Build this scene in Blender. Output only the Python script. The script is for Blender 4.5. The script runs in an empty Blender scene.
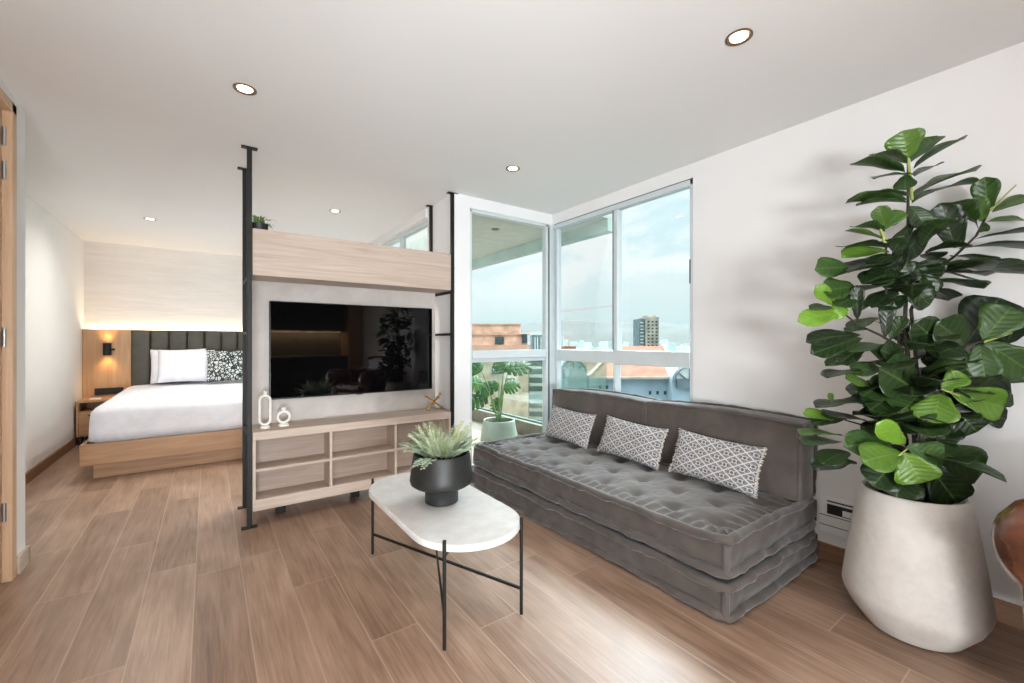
import bpy, bmesh, math, random
from mathutils import Vector, Matrix, noise
random.seed(7)
SC = bpy.context.scene
COL = SC.collection
PI = math.pi
R = math.radians

# ------------------------------------------------------------------ camera frame (used to turn sightings into places)
YAW = R(35.5); F = 427.0; EYE = Vector((0, 0, 1.2))
FW = Vector((math.sin(YAW), math.cos(YAW), 0)); RT = Vector((math.cos(YAW), -math.sin(YAW), 0)); UP = Vector((0, 0, 1))
def P(u, v, d):
    return EYE + d*(FW + (u-512)/F*RT + (341.5-v)/F*UP)
H = 2.45      # ceiling
XR = 2.77     # right wall
YW = 3.20     # glazed wall beside the column
XL = -0.80    # near left wall
XB = -1.25    # bedroom left wall
YB = 7.40     # bedroom back wall
XBR = 1.67    # bedroom window wall
YK = -3.2     # kitchen wall behind the camera

# ------------------------------------------------------------------ node helper
class V:
    def __init__(s, nt, sock): s.nt, s.s = nt, sock
    def _m(s, op, *a):
        n = s.nt.nodes.new('ShaderNodeMath'); n.operation = op
        for i, x in enumerate((s,)+a):
            if isinstance(x, V): s.nt.links.new(x.s, n.inputs[i])
            else: n.inputs[i].default_value = x
        return V(s.nt, n.outputs[0])
    def __add__(s, o): return s._m('ADD', o)
    __radd__ = __add__
    def __mul__(s, o): return s._m('MULTIPLY', o)
    __rmul__ = __mul__
    def __sub__(s, o): return s._m('SUBTRACT', o)
    def __rsub__(s, o): return (s*-1.0)+o
    def __truediv__(s, o): return s._m('DIVIDE', o)
    def floor(s): return s._m('FLOOR')
    def fract(s): return s._m('FRACT')
    def abs(s): return s._m('ABSOLUTE')
    def sin(s): return s._m('SINE')
    def min(s, o): return s._m('MINIMUM', o)
    def max(s, o): return s._m('MAXIMUM', o)
    def pow(s, o): return s._m('POWER', o)
    def lt(s, o): return s._m('LESS_THAN', o)
    def gt(s, o): return s._m('GREATER_THAN', o)
    def step(s, a, b):          # smoothstep from a to b
        n = s.nt.nodes.new('ShaderNodeMapRange'); n.interpolation_type = 'SMOOTHSTEP'
        s.nt.links.new(s.s, n.inputs[0]); n.inputs[1].default_value = a; n.inputs[2].default_value = b
        return V(s.nt, n.outputs[0])

class NT:
    def __init__(s, tree): s.t = tree
    def n(s, typ, **kw):
        nd = s.t.nodes.new(typ)
        for k, v in kw.items(): setattr(nd, k, v)
        return nd
    def l(s, a, b): s.t.links.new(a.s if isinstance(a, V) else a, b)
    def coord(s, which='Object'):
        return s.n('ShaderNodeTexCoord').outputs[which]
    def xyz(s, vec):
        nd = s.n('ShaderNodeSeparateXYZ'); s.l(vec, nd.inputs[0])
        return [V(s.t, o) for o in nd.outputs]
    def vec(s, x, y, z):
        nd = s.n('ShaderNodeCombineXYZ')
        for i, q in enumerate((x, y, z)):
            if isinstance(q, V): s.l(q, nd.inputs[i])
            else: nd.inputs[i].default_value = q
        return nd.outputs[0]
    def mapping(s, vec, scale=(1, 1, 1), rot=(0, 0, 0)):
        nd = s.n('ShaderNodeMapping'); s.l(vec, nd.inputs[0]); nd.inputs['Scale'].default_value = scale; nd.inputs['Rotation'].default_value = rot
        return nd.outputs[0]
    def noise(s, vec, scale=5, detail=3, rough=.5, dist=0):
        nd = s.n('ShaderNodeTexNoise'); s.l(vec, nd.inputs['Vector'])
        nd.inputs['Scale'].default_value = scale; nd.inputs['Detail'].default_value = detail
        nd.inputs['Roughness'].default_value = rough; nd.inputs['Distortion'].default_value = dist
        return V(s.t, nd.outputs[0])
    def white(s, vec):
        nd = s.n('ShaderNodeTexWhiteNoise'); s.l(vec, nd.inputs['Vector']); return V(s.t, nd.outputs['Value'])
    def ramp(s, fac, stops):
        nd = s.n('ShaderNodeValToRGB'); s.l(fac, nd.inputs[0]); e = nd.color_ramp.elements
        while len(e) < len(stops): e.new(.5)
        for i, (p, c) in enumerate(stops): e[i].position = p; e[i].color = (*lin(c), 1)
        return nd.outputs[0]
    def mix(s, fac, a, b, mode='MIX'):
        nd = s.n('ShaderNodeMix', data_type='RGBA', blend_type=mode)
        for sock, q in ((nd.inputs[0], fac), (nd.inputs[6], a), (nd.inputs[7], b)):
            if isinstance(q, V): s.l(q, sock)
            elif isinstance(q, (tuple, list)): sock.default_value = (*lin(q), 1)
            elif isinstance(q, (int, float)): sock.default_value = q
            else: s.l(q, sock)
        return nd.outputs[2]
    def bump(s, h, strength=.3, dist=.01):
        nd = s.n('ShaderNodeBump'); s.l(h, nd.inputs['Height']); nd.inputs['Strength'].default_value = strength; nd.inputs['Distance'].default_value = dist
        return nd.outputs[0]

def lin(c):
    out = []
    for x in c[:3]:
        x /= 255.0
        out.append(x/12.92 if x <= .04045 else ((x+.055)/1.055)**2.4)
    return tuple(out)

MATS = {}
def material(name, color=(200, 200, 200), rough=.5, metal=0, spec=.5, **kw):
    m = bpy.data.materials.new(name); m.use_nodes = True
    t = NT(m.node_tree); b = m.node_tree.nodes['Principled BSDF']
    b.inputs['Base Color'].default_value = (*lin(color), 1)
    b.inputs['Roughness'].default_value = rough; b.inputs['Metallic'].default_value = metal
    b.inputs['Specular IOR Level'].default_value = spec
    for k, v in kw.items(): b.inputs[k].default_value = v
    MATS[name] = m
    return m, t, b
def plain(name, color, rough=.5, metal=0, spec=.5, var=.06, scale=8, bump=0, bscale=60, **kw):
    m, t, b = material(name, color, rough, metal, spec, **kw)
    co = t.coord()
    if var:
        nz = t.noise(co, scale, 4)
        c2 = [max(0, min(255, x*(1-var*2))) for x in color]; c1 = [max(0, min(255, x*(1+var))) for x in color]
        t.l(t.ramp(nz, [(.3, c2), (.7, c1)]), b.inputs['Base Color'])
    if bump: t.l(t.bump(t.noise(co, bscale, 3), bump, .004), b.inputs['Normal'])
    return m
def wood(name, dark, light, axis, rough=.45, scale=1.0, fine=1.0):
    m, t, b = material(name, light, rough)
    sc = [9.0*scale]*3; sc[axis] = .55*scale
    co = t.mapping(t.coord(), tuple(sc))
    n1 = t.noise(co, 2.2, 5, .6, 1.2)
    sc2 = [90.0*scale]*3; sc2[axis] = 2.0*scale
    n2 = t.noise(t.mapping(t.coord(), tuple(sc2)), 1.5, 2)
    f = n1*.8+n2*.25*fine
    mid = [(a+b_)/2 for a, b_ in zip(dark, light)]
    t.l(t.ramp(f, [(.32, dark), (.52, mid), (.72, light)]), b.inputs['Base Color'])
    t.l(t.bump(n2, .08, .002), b.inputs['Normal'])
    return m
def emit(name, color, strength):
    m = bpy.data.materials.new(name); m.use_nodes = True; nt = m.node_tree
    nt.nodes.remove(nt.nodes['Principled BSDF'])
    e = nt.nodes.new('ShaderNodeEmission'); e.inputs[0].default_value = (*lin(color), 1); e.inputs[1].default_value = strength
    nt.links.new(e.outputs[0], nt.nodes['Material Output'].inputs[0])
    return m
def glass(name, tint, refl=1.0, rough=0.0):
    m = bpy.data.materials.new(name); m.use_nodes = True; nt = m.node_tree; t = NT(nt)
    nt.nodes.remove(nt.nodes['Principled BSDF'])
    tr = t.n('ShaderNodeBsdfTransparent'); tr.inputs[0].default_value = (*lin(tint), 1)
    gl = t.n('ShaderNodeBsdfGlossy'); gl.inputs['Roughness'].default_value = rough
    fr = t.n('ShaderNodeFresnel'); fr.inputs[0].default_value = 1.45
    mx = t.n('ShaderNodeMixShader')
    t.l(V(nt, fr.outputs[0])*refl, mx.inputs[0]); t.l(tr.outputs[0], mx.inputs[1]); t.l(gl.outputs[0], mx.inputs[2])
    t.l(mx.outputs[0], nt.nodes['Material Output'].inputs[0])
    return m

# ------------------------------------------------------------------ materials
M = {}
M['wall'] = plain('wall_paint', (228, 227, 226), .75, spec=.3, var=.006, scale=2, bump=.02, bscale=220)
M['ceiling'] = plain('ceiling_paint', (229, 229, 228), .85, spec=.2, var=.004, scale=1)
m, t, b = material('textured_plaster', (228, 222, 214), .8, 0, .2)
co = t.mapping(t.coord(), (.9, 1, 9)); nz = t.noise(co, 2.2, 5, .6)
t.l(t.ramp(nz, [(.35, (226, 220, 214)), (.62, (233, 228, 223))]), b.inputs['Base Color'])
t.l(t.bump(nz.step(.45, .75), .25, .01), b.inputs['Normal']); M['plaster'] = m
M['aluminium'] = plain('white_aluminium', (205, 212, 214), .35, .1, .5, var=.01)
M['gasket'] = plain('grey_gasket', (90, 98, 100), .6, var=0)
M['black_metal'] = plain('black_powder_coat', (24, 23, 21), .5, 0, .3, var=.05, bump=.03, bscale=300)
M['black_ceramic'] = plain('matt_black_ceramic', (33, 33, 31), .5, 0, .45, var=.06, bump=.03, bscale=120)
M['oak'] = wood('pale_oak_x', (172, 152, 136), (201, 184, 170), 0, .5)
M['oak_z'] = wood('pale_oak_z', (172, 152, 136), (201, 184, 170), 2, .5)
M['oak_y'] = wood('pale_oak_y', (172, 152, 136), (201, 184, 170), 1, .5)
M['honey'] = wood('honey_oak_x', (158, 116, 80), (188, 148, 110), 0, .45)
M['honey_z'] = wood('honey_oak_z', (168, 128, 88), (198, 160, 120), 2, .42)
M['skirting'] = wood('skirting_wood', (120, 88, 66), (150, 116, 90), 1, .5)
M['skirting_x'] = wood('skirting_wood_x', (120, 88, 66), (150, 116, 90), 0, .5)
M['door_wood'] = wood('door_veneer', (186, 150, 118), (208, 176, 144), 2, .45)
M['steel'] = plain('brushed_steel', (185, 185, 185), .3, 1, .5, var=.03)
M['brass'] = plain('polished_brass', (226, 184, 108), .22, 1, .5, var=.04)
M['white_ceramic'] = plain('white_bisque', (238, 234, 226), .6, var=.02, bump=.04, bscale=150)
M['linen'] = plain('white_linen', (232, 233, 240), .85, spec=.2, var=.015, scale=14, bump=.08, bscale=90)
M['headboard'] = plain('dark_olive_leather', (78, 76, 67), .5, spec=.4, var=.05, bump=.06, bscale=150)
M['soil'] = plain('potting_soil', (42, 34, 28), .95, spec=.1, var=.3, scale=60, bump=.6, bscale=80)
M['sage'] = plain('sage_green_glaze', (156, 168, 154), .5, var=.03)
M['black_gloss'] = plain('black_plastic', (14, 14, 14), .25, var=0)
M['dark_void'] = plain('dark_plastic_slot', (22, 22, 23), .6, var=0)
M['white_plastic'] = plain('white_plastic', (232, 232, 230), .35, var=.005)
m, t, b = material('pinkish_microcement', (192, 186, 180), .5, 0, .35)
co = t.coord(); n1 = t.noise(co, 1.7, 6, .6, .6); n2 = t.noise(co, 9, 4, .7)
t.l(t.ramp(n1*.75+n2*.25, [(.35, (172, 165, 158)), (.52, (190, 183, 177)), (.7, (204, 199, 194))]), b.inputs['Base Color'])
M['cement'] = m
m, t, b = material('pale_table_stone', (215, 208, 200), .32, 0, .5)
co = t.coord(); n1 = t.noise(co, 14, 6, .65)
t.l(t.ramp(n1, [(.3, (204, 200, 196)), (.55, (217, 214, 211)), (.8, (226, 224, 222))]), b.inputs['Base Color'])
M['table_stone'] = m
m, t, b = material('cast_concrete', (192, 184, 174), .8, 0, .25)
co = t.coord(); n1 = t.noise(co, 3.2, 6, .6, .3); n2 = t.noise(co, 38, 3, .6)
t.l(t.ramp(n1*.8+n2*.2, [(.3, (178, 171, 163)), (.5, (197, 191, 184)), (.72, (210, 206, 200))]), b.inputs['Base Color'])
t.l(t.bump(n1*.7+n2*.3, .14, .006), b.inputs['Normal'])
M['concrete'] = m
# floor planks: boards run along Y
m, t, b = material('wood_planks', (150, 115, 90), .36, 0, .5)
x, y, z = t.xyz(t.coord())
PW, PL = .195, 1.22
xr = (x+.05)/PW; row = xr.floor(); rnd = t.white(t.vec(row, 3.7, 0))
yr = y/PL + rnd*7.0; pid = yr.floor()
pv = t.white(t.vec(row, pid, 1.3)); pv2 = t.white(t.vec(row, pid, 9.1))
ex = ((xr.fract()-.5).abs()*-1.0+.5)*PW; ey = ((yr.fract()-.5).abs()*-1.0+.5)*PL
seam = ex.min(ey).step(.0012, .0032)
gv = t.vec(x*16.0+pv*31.0, y*1.1+pv2*17.0, pv*9.0)
g1 = t.noise(gv, 1.0, 6, .62, 1.6)
gv2 = t.vec(x*120.0+pv*31.0, y*5.0, pv*3.0); g2 = t.noise(gv2, 1.0, 2)
gv3 = t.vec(x*5.0+pv*11.0, y*2.2+pv2*5.0, 0.0); g3 = t.noise(gv3, 1.0, 3)
f = g1*.42+g2*.22+pv*.12+g3*.34-.05
c = t.ramp(f, [(.30, (100, 76, 60)), (.43, (134, 106, 87)), (.56, (158, 129, 109)), (.72, (183, 155, 135))])
c = t.mix(seam*.8+.2, (180, 156, 136), c)
t.l(c, b.inputs['Base Color'])
t.l(g1*.16+.27, b.inputs['Roughness'])
t.l(t.bump(seam*.6+g2*.25+g1*.2, .12, .003), b.inputs['Normal'])
M['planks'] = m
# taupe velvet
m, t, b = material('taupe_velvet', (105, 97, 91), .75, 0, .25)
b.inputs['Sheen Weight'].default_value = .5; b.inputs['Sheen Roughness'].default_value = .4; b.inputs['Sheen Tint'].default_value = (.75, .8, .85, 1)
co = t.coord(); n1 = t.noise(co, 5, 5, .6, .8); n2 = t.noise(co, 160, 2)
t.l(t.ramp(n1, [(.3, (70, 63, 58)), (.5, (81, 73, 68)), (.72, (92, 84, 79))]), b.inputs['Base Color'])
t.l(t.bump(n1*.6+n2*.12, .3, .012), b.inputs['Normal'])
M['velvet'] = m
# woven cushion: ogee lattice with flowers (UV)
m, t, b = material('woven_lattice', (90, 88, 92), .9, 0, .15)
u, v, w = t.xyz(t.coord('UV'))
A = u*5.2; B = v*4.4
def cell(A, B):
    p = (A+B); q = (A-B)
    return ((p.fract()-.5).abs()*-1.0+.5), ((q.fract()-.5).abs()*-1.0+.5), (p.fract()-.5), (q.fract()-.5)
lp, lq, cp, cq = cell(A, B)
lat = lp.min(lq).lt(.07)
lx = (cp+cq)*.5; ly = (cp-cq)*.5
r2 = (lx*lx*1.6+ly*ly).pow(.5)
ring = (r2-.16).abs().lt(.03); dotc = r2.lt(.07)
pet = ((lx.abs()-ly.abs()).abs().lt(.035))*(r2.gt(.1))*(r2.lt(.34))
line2 = (lp.min(lq)-.17).abs().lt(.022)
light = lat.max(ring).max(pet*.8).max(line2*.55)
nz = t.noise(t.mapping(t.coord('UV'), (150, 90, 1)), 1, 2)
light = (light*.85+nz*.3).min(1.0)
t.l(t.mix(light, (58, 56, 62), (196, 192, 190)), b.inputs['Base Color'])
t.l(t.bump(nz+light*.4, .4, .004), b.inputs['Normal'])
M['lattice'] = m
M['fringe'] = plain('cream_cotton', (222, 214, 204), .9, spec=.1, var=.05, scale=40)
# speckled cushion on the bed
m, t, b = material('speckled_cotton', (200, 205, 205), .9, 0, .15)
co = t.mapping(t.coord('UV'), (11, 8, 1)); n1 = t.noise(co, 1.6, 2, .5, 2.5)
vo = t.n('ShaderNodeTexVoronoi', feature='DISTANCE_TO_EDGE'); t.l(co, vo.inputs['Vector']); vo.inputs['Scale'].default_value = 1.4
k = V(m.node_tree, vo.outputs['Distance']).lt(.12).max((n1-.5).abs().lt(.035))
t.l(t.mix(k, (218, 221, 220), (48, 60, 62)), b.inputs['Base Color'])
M['speckle'] = m
# leaf: tone attribute from dark (0) to young bright (1); UV veins
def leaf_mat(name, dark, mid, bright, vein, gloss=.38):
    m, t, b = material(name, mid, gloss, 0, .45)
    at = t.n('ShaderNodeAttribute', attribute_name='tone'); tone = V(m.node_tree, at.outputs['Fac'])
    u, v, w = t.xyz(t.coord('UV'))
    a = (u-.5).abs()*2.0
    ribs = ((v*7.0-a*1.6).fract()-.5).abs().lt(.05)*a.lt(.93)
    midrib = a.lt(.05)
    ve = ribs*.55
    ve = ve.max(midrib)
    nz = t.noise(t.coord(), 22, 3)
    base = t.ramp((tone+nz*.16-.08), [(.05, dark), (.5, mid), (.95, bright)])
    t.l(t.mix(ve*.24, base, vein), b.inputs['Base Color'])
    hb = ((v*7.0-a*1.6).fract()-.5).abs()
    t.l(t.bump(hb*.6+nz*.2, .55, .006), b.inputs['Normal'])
    b.inputs['Subsurface Weight'].default_value = 0
    b.inputs['Transmission Weight'].default_value = 0
    return m
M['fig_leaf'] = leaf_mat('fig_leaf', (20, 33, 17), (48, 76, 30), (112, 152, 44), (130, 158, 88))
M['monstera_leaf'] = leaf_mat('monstera_leaf', (30, 66, 30), (58, 104, 48), (112, 158, 74), (120, 160, 90), .55)
M['fern_leaf'] = leaf_mat('fern_leaf', (156, 176, 156), (200, 214, 190), (226, 230, 186), (228, 234, 214), .6)
M['grass_leaf'] = leaf_mat('grass_leaf', (60, 95, 40), (85, 125, 55), (120, 160, 70), (130, 170, 90), .5)
M['bark'] = plain('dark_bark', (52, 44, 36), .85, var=.2, scale=30, bump=.4, bscale=60)
M['stem'] = plain('tan_stem', (130, 105, 62), .7, var=.15, scale=30)
M['green_stem'] = plain('green_stem', (96, 125, 70), .5, var=.1, scale=20)
# leather
m, t, b = material('cognac_leather', (112, 62, 34), .24, 0, .6)
co = t.coord(); n1 = t.noise(co, 5, 5, .6, .7); n2 = t.noise(co, 170, 2)
t.l(t.ramp(n1, [(.3, (58, 28, 17)), (.5, (92, 48, 27)), (.72, (126, 72, 40))]), b.inputs['Base Color'])
t.l(t.bump(n2*.4+n1*.6, .12, .004), b.inputs['Normal']); b.inputs['Coat Weight'].default_value = .8; b.inputs['Coat Roughness'].default_value = .2
M['leather'] = m
M['pipe_dark'] = plain('dark_leather_piping', (40, 24, 18), .4, var=.05)
# screen
m, t, b = material('screen_glass', (6, 6, 7), .03, 0, .55)
M['screen'] = m
M['pane'] = glass('window_glass', (250, 253, 252), .22)
M['green_pane'] = glass('green_glass', (235, 246, 242), .2)
M['lamp'] = emit('downlight_lens', (255, 238, 210), 14)
M['led'] = emit('led_strip', (255, 205, 140), 3)
M['baffle'] = plain('bronze_baffle', (120, 92, 66), .35, .6, var=.03)
# outside
M['brick'] = plain('orange_brick', (224, 184, 160), .85, spec=.2, var=.08, scale=1.2)
M['brick_dark'] = plain('orange_brick_band', (206, 160, 136), .85, spec=.2, var=.06, scale=1.2)
M['ext_glass'] = plain('dark_window_glass', (52, 63, 63), .2, var=.1, scale=.6)  # dark glass tone for the windows of the buildings outside
M['ext_white'] = plain('white_render', (213, 219, 217), .8, spec=.2, var=.03, scale=.5)
M['ext_teal'] = plain('teal_glass', (132, 165, 162), .25, var=.1, scale=.5)
M['ext_grey'] = plain('blue_grey_render', (153, 170, 182), .8, spec=.2, var=.05, scale=.4)
M['ext_dark'] = plain('slate_cladding', (101, 115, 122), .6, var=.15, scale=.5)
m, t, b = material('terracotta_tiles', (214, 150, 118), .85, 0, .15)
x, y, z = t.xyz(t.coord()); n1 = t.noise(t.coord(), .8, 4, .6)
rows = ((x*.6+y*.8)*3.0).fract().lt(.22)
t.l(t.mix(rows*.35, t.ramp(n1, [(.3, (108, 63, 47)), (.5, (124, 77, 58)), (.72, (134, 92, 73))]), (84, 49, 38)), b.inputs['Base Color'])
M['terracotta'] = m
M['ext_concrete'] = plain('weathered_concrete', (172, 163, 152), .85, var=.12, scale=.25)
M['ext_red'] = plain('crane_paint', (210, 173, 172), .6, var=.05)
M['ext_ground'] = plain('city_ground', (92, 105, 92), .95, spec=.1, var=.2, scale=.02)
M['ext_hill'] = plain('blue_hill', (96, 99, 97), 1, spec=0, var=.04, scale=.004)
M['ext_soffit'] = plain('balcony_soffit', (188, 190, 180), .8, spec=.2, var=.02)
M['ext_wall'] = plain('balcony_render', (132, 128, 116), .85, spec=.2, var=.05)
M['deck'] = plain('balcony_tiles', (96, 76, 62), .6, var=.1, scale=6)

# ------------------------------------------------------------------ mesh builder
def world_origin(o):
    p = Vector((0, 0, 0))
    while o is not None:
        p = p + o.location; o = o.parent
    return p
class MB:
    def __init__(s): s.bm = bmesh.new(); s.uv = None; s.tone = None
    def box(s, x0, x1, y0, y1, z0, z1):
        v = [s.bm.verts.new(p) for p in ((x0,y0,z0),(x1,y0,z0),(x1,y1,z0),(x0,y1,z0),(x0,y0,z1),(x1,y0,z1),(x1,y1,z1),(x0,y1,z1))]
        for f in ((3,2,1,0),(4,5,6,7),(0,1,5,4),(1,2,6,5),(2,3,7,6),(3,0,4,7)): s.bm.faces.new([v[i] for i in f])
        return s
    def hull(s, bottom, top):      # two equal loops of points, capped
        n = len(bottom); a = [s.bm.verts.new(p) for p in bottom]; c = [s.bm.verts.new(p) for p in top]
        for i in range(n): s.bm.faces.new((a[i], a[(i+1) % n], c[(i+1) % n], c[i]))
        s.bm.faces.new(a[::-1]); s.bm.faces.new(c)
        return s
    def loops(s, rings, closed=False, caps=True):
        vs = [[s.bm.verts.new(p) for p in r] for r in rings]; n = len(rings[0]); m = len(vs)
        for j in range(m if closed else m-1):
            a, c = vs[j], vs[(j+1) % m]
            for i in range(n): s.bm.faces.new((a[i], a[(i+1) % n], c[(i+1) % n], c[i]))
        if caps and not closed:
            s.bm.faces.new(vs[0][::-1]); s.bm.faces.new(vs[-1])
        return s
    def lathe(s, prof, c=(0, 0, 0), n=48, caps=True):
        rings = [[(c[0]+r*math.cos(2*PI*i/n), c[1]+r*math.sin(2*PI*i/n), c[2]+z) for i in range(n)] for r, z in prof]
        return s.loops(rings, caps=caps)
    def tube(s, pts, rad, n=8, closed=False):
        pts = [Vector(p) for p in pts]; m = len(pts); rings = []
        if not hasattr(rad, '__len__'): rad = [rad]*m
        up = None
        for i, p in enumerate(pts):
            if closed: d = pts[(i+1) % m]-pts[i-1]
            else: d = pts[min(i+1, m-1)]-pts[max(i-1, 0)]
            d.normalize()
            if up is None:
                up = Vector((0, 0, 1)) if abs(d.z) < .9 else Vector((1, 0, 0))
            a = d.cross(up)
            if a.length < 1e-5: a = d.cross(Vector((0, 1, 0)))
            a.normalize(); up = a.cross(d).normalized()
            rings.append([p+rad[i]*(a*math.cos(2*PI*k/n)+up*math.sin(2*PI*k/n)) for k in range(n)])
        return s.loops(rings, closed=closed)
    def bar(s, p, q, w, h=None):   # square bar between two points
        h = h or w; p = Vector(p); q = Vector(q); d = (q-p).normalized()
        a = d.cross(Vector((0, 0, 1)))
        if a.length < 1e-4: a = Vector((1, 0, 0))
        a.normalize(); c = a.cross(d)
        f = lambda o: [o-a*w/2-c*h/2, o+a*w/2-c*h/2, o+a*w/2+c*h/2, o-a*w/2+c*h/2]
        return s.hull(f(p), f(q))
    def ball(s, c, r, nu=16, nv=10, sz=1.0):
        prof = [(max(1e-4, r*math.sin(PI*j/nv)), -r*sz*math.cos(PI*j/nv)) for j in range(nv+1)]
        return s.lathe(prof, c, nu)
    def grid(s, fn, nu, nv, uvs=False, tone=None):
        if uvs and s.uv is None: s.uv = s.bm.loops.layers.uv.new('UVMap')
        if tone is not None and s.tone is None: s.tone = s.bm.verts.layers.float.new('tone')
        V_ = [[s.bm.verts.new(fn(i/nu, j/nv)) for i in range(nu+1)] for j in range(nv+1)]
        if tone is not None:
            for r in V_:
                for q in r: q[s.tone] = tone
        for j in range(nv):
            for i in range(nu):
                f = s.bm.faces.new((V_[j][i], V_[j][i+1], V_[j+1][i+1], V_[j+1][i]))
                if uvs:
                    for lp, (a, c) in zip(f.loops, ((i, j), (i+1, j), (i+1, j+1), (i, j+1))): lp[s.uv].uv = (a/nu, c/nv)
        return s
    def build(s, name, mat, parent=None, smooth=35, bevel=0, bseg=2, weld=0, recalc=True, solid=0, **props):
        if weld: bmesh.ops.remove_doubles(s.bm, verts=s.bm.verts, dist=weld)
        if recalc: bmesh.ops.recalc_face_normals(s.bm, faces=s.bm.faces)
        o0 = world_origin(parent) if parent else Vector((0, 0, 0))
        loc = Vector((0, 0, 0))
        if parent is None and not props.pop('keep_origin', False):
            xs = [v.co for v in s.bm.verts]
            loc = Vector(((min(p.x for p in xs)+max(p.x for p in xs))/2, (min(p.y for p in xs)+max(p.y for p in xs))/2, min(p.z for p in xs)))
        sh = o0 if parent else loc
        bmesh.ops.translate(s.bm, verts=s.bm.verts, vec=-sh)
        me = bpy.data.meshes.new(name); s.bm.to_mesh(me); s.bm.free()
        me.materials.append(mat)
        o = bpy.data.objects.new(name, me); COL.objects.link(o); o.location = loc
        if parent: o.parent = parent
        if smooth:
            me.shade_smooth(); me.set_sharp_from_angle(angle=R(smooth))
        if solid:
            md = o.modifiers.new('solid', 'SOLIDIFY'); md.thickness = solid; md.offset = 0
        if bevel:
            md = o.modifiers.new('bevel', 'BEVEL'); md.width = bevel; md.segments = bseg; md.limit_method = 'ANGLE'; md.angle_limit = R(40)
        return o
def tag(o, label=None, cat=None, group=None, kind=None):
    for k, v in (('label', label), ('category', cat), ('group', group), ('kind', kind)):
        if v: o[k] = v
    return o
def thing(name, loc, label=None, cat=None, group=None, kind=None):
    o = bpy.data.objects.new(name, None); COL.objects.link(o); o.location = loc; o.empty_display_size = .1
    return tag(o, label, cat, group, kind)
def copy_tree(o, parent=None):
    c = o.copy(); COL.objects.link(c); c.parent = parent
    for ch in [q for q in list(COL.objects) if q.parent == o]: copy_tree(ch, c)
    return c
def structure(o): o['kind'] = 'structure'; return o

# ================================================================== SETTING
structure(MB().box(-3.2, XR+.2, YK-.1, YB+.1, -.1, 0).build('floor', M['planks'], smooth=0, keep_origin=True))
structure(MB().box(-3.2, XR, YK-.1, YW+.03, H, H+.2).box(XB-.1, XBR+.17, YW+.03, YB+.1, H, H+.2).build('ceiling', M['ceiling'], smooth=0, keep_origin=True))
# right wall with window opening Y 1.70..3.2
WY0 = 1.70; WH = 2.35
structure(MB().box(XR, XR+.16, YK-.1, WY0, 0, H).box(XR, XR+.16, WY0, YW+.08, WH, H).build('wall_right', M['wall'], smooth=0, keep_origin=True))
# near left wall (with the door leaf) and its end, then the bedroom recess
DY0, DY1, DH = 2.28, 3.19, 2.39
structure(MB().box(XL-.12, XL, -.9, DY0-.06, 0, H).box(XL-.12, XL, DY0-.06, DY1+.06, DH+.01, H).box(XL-.45, XL, DY1+.06, 3.40, 0, H)
          .build('wall_left', M['wall'], smooth=0, keep_origin=True))
structure(MB().box(XB-.12, XB, 3.40, YB+.1, 0, H).build('wall_bedroom_left', M['wall'], smooth=0, keep_origin=True))
structure(MB().box(XB, XBR+.17, YB, YB+.1, 0, H).build('wall_back', M['plaster'], smooth=0, keep_origin=True))
# column beside the glazing and the bedroom's window wall
structure(MB().box(XBR+.02, 1.84, YW, 3.74, 0, H).box(XBR, XBR+.17, 3.74, 6.95, 2.37, H).box(XBR, XBR+.17, 6.95, YB, 0, H)
          .box(XBR, XBR+.17, 3.74, 6.95, 0, .12).build('wall_column', M['wall'], smooth=0, keep_origin=True))
structure(MB().box(1.84, XR, YW, YW+.08, WH, H).build('trim_1', M['wall'], smooth=0, keep_origin=True))
# wall behind the camera: kitchen side solid, left part a window added for light
structure(MB().box(.55, XR, YK-.1, YK, 0, H).box(-3.2, .55, YK-.1, YK, 2.36, H).box(-3.2, .55, YK-.1, YK, 0, .1)
          .box(.45, .55, YK, -1.6, 0, H).box(-3.3, -3.2, YK-.1, -.78, 0, H).box(-3.2, XL-.12, -.9, -.78, 0, H).build('wall_rear', M['wall'], smooth=0, keep_origin=True))  # unseen stub wall beside the kitchen is added to dim the near right wall
# skirtings
BH = .095
structure(MB().box(XR-.014, XR, YK, 1.70, 0, BH).build('baseboard_right', M['skirting'], bevel=.003, keep_origin=True))
structure(MB().box(XL, XL+.014, DY1+.075, 3.415, 0, BH).box(XL-.3, XL+.014, 3.40, 3.414, 0, BH).build('baseboard_left', wood('skirting_grey', (170, 152, 138), (195, 178, 164), 1), bevel=.003, keep_origin=True))
structure(MB().box(XB, XB+.014, 3.42, YB, 0, BH).build('baseboard_bedroom', M['skirting'], bevel=.003, keep_origin=True))
# the door
d1 = thing('door_1', (XL, (DY0+DY1)/2, 0), kind='structure')
MB().box(XL-.075, XL-.03, DY0, DY1, .008, DH-.045).build('door_panel', M['door_wood'], d1, bevel=.002)
MB().box(XL-.12, XL+.006, DY1+.004, DY1+.06, 0, DH+.01).box(XL-.12, XL+.006, DY0-.06, DY0-.004, 0, DH+.01).box(XL-.12, XL+.006, DY0-.06, DY1+.06, DH-.04, DH+.01).build('door_frame', M['door_wood'], d1, bevel=.003)
for zz in (.35, 1.22, 2.05, 2.22):
    h = MB(); h.tube([(XL-.022, DY1+.001, zz-.045), (XL-.022, DY1+.001, zz+.045)], .008, 10); h.build('hinge', M['steel'], d1)

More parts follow.
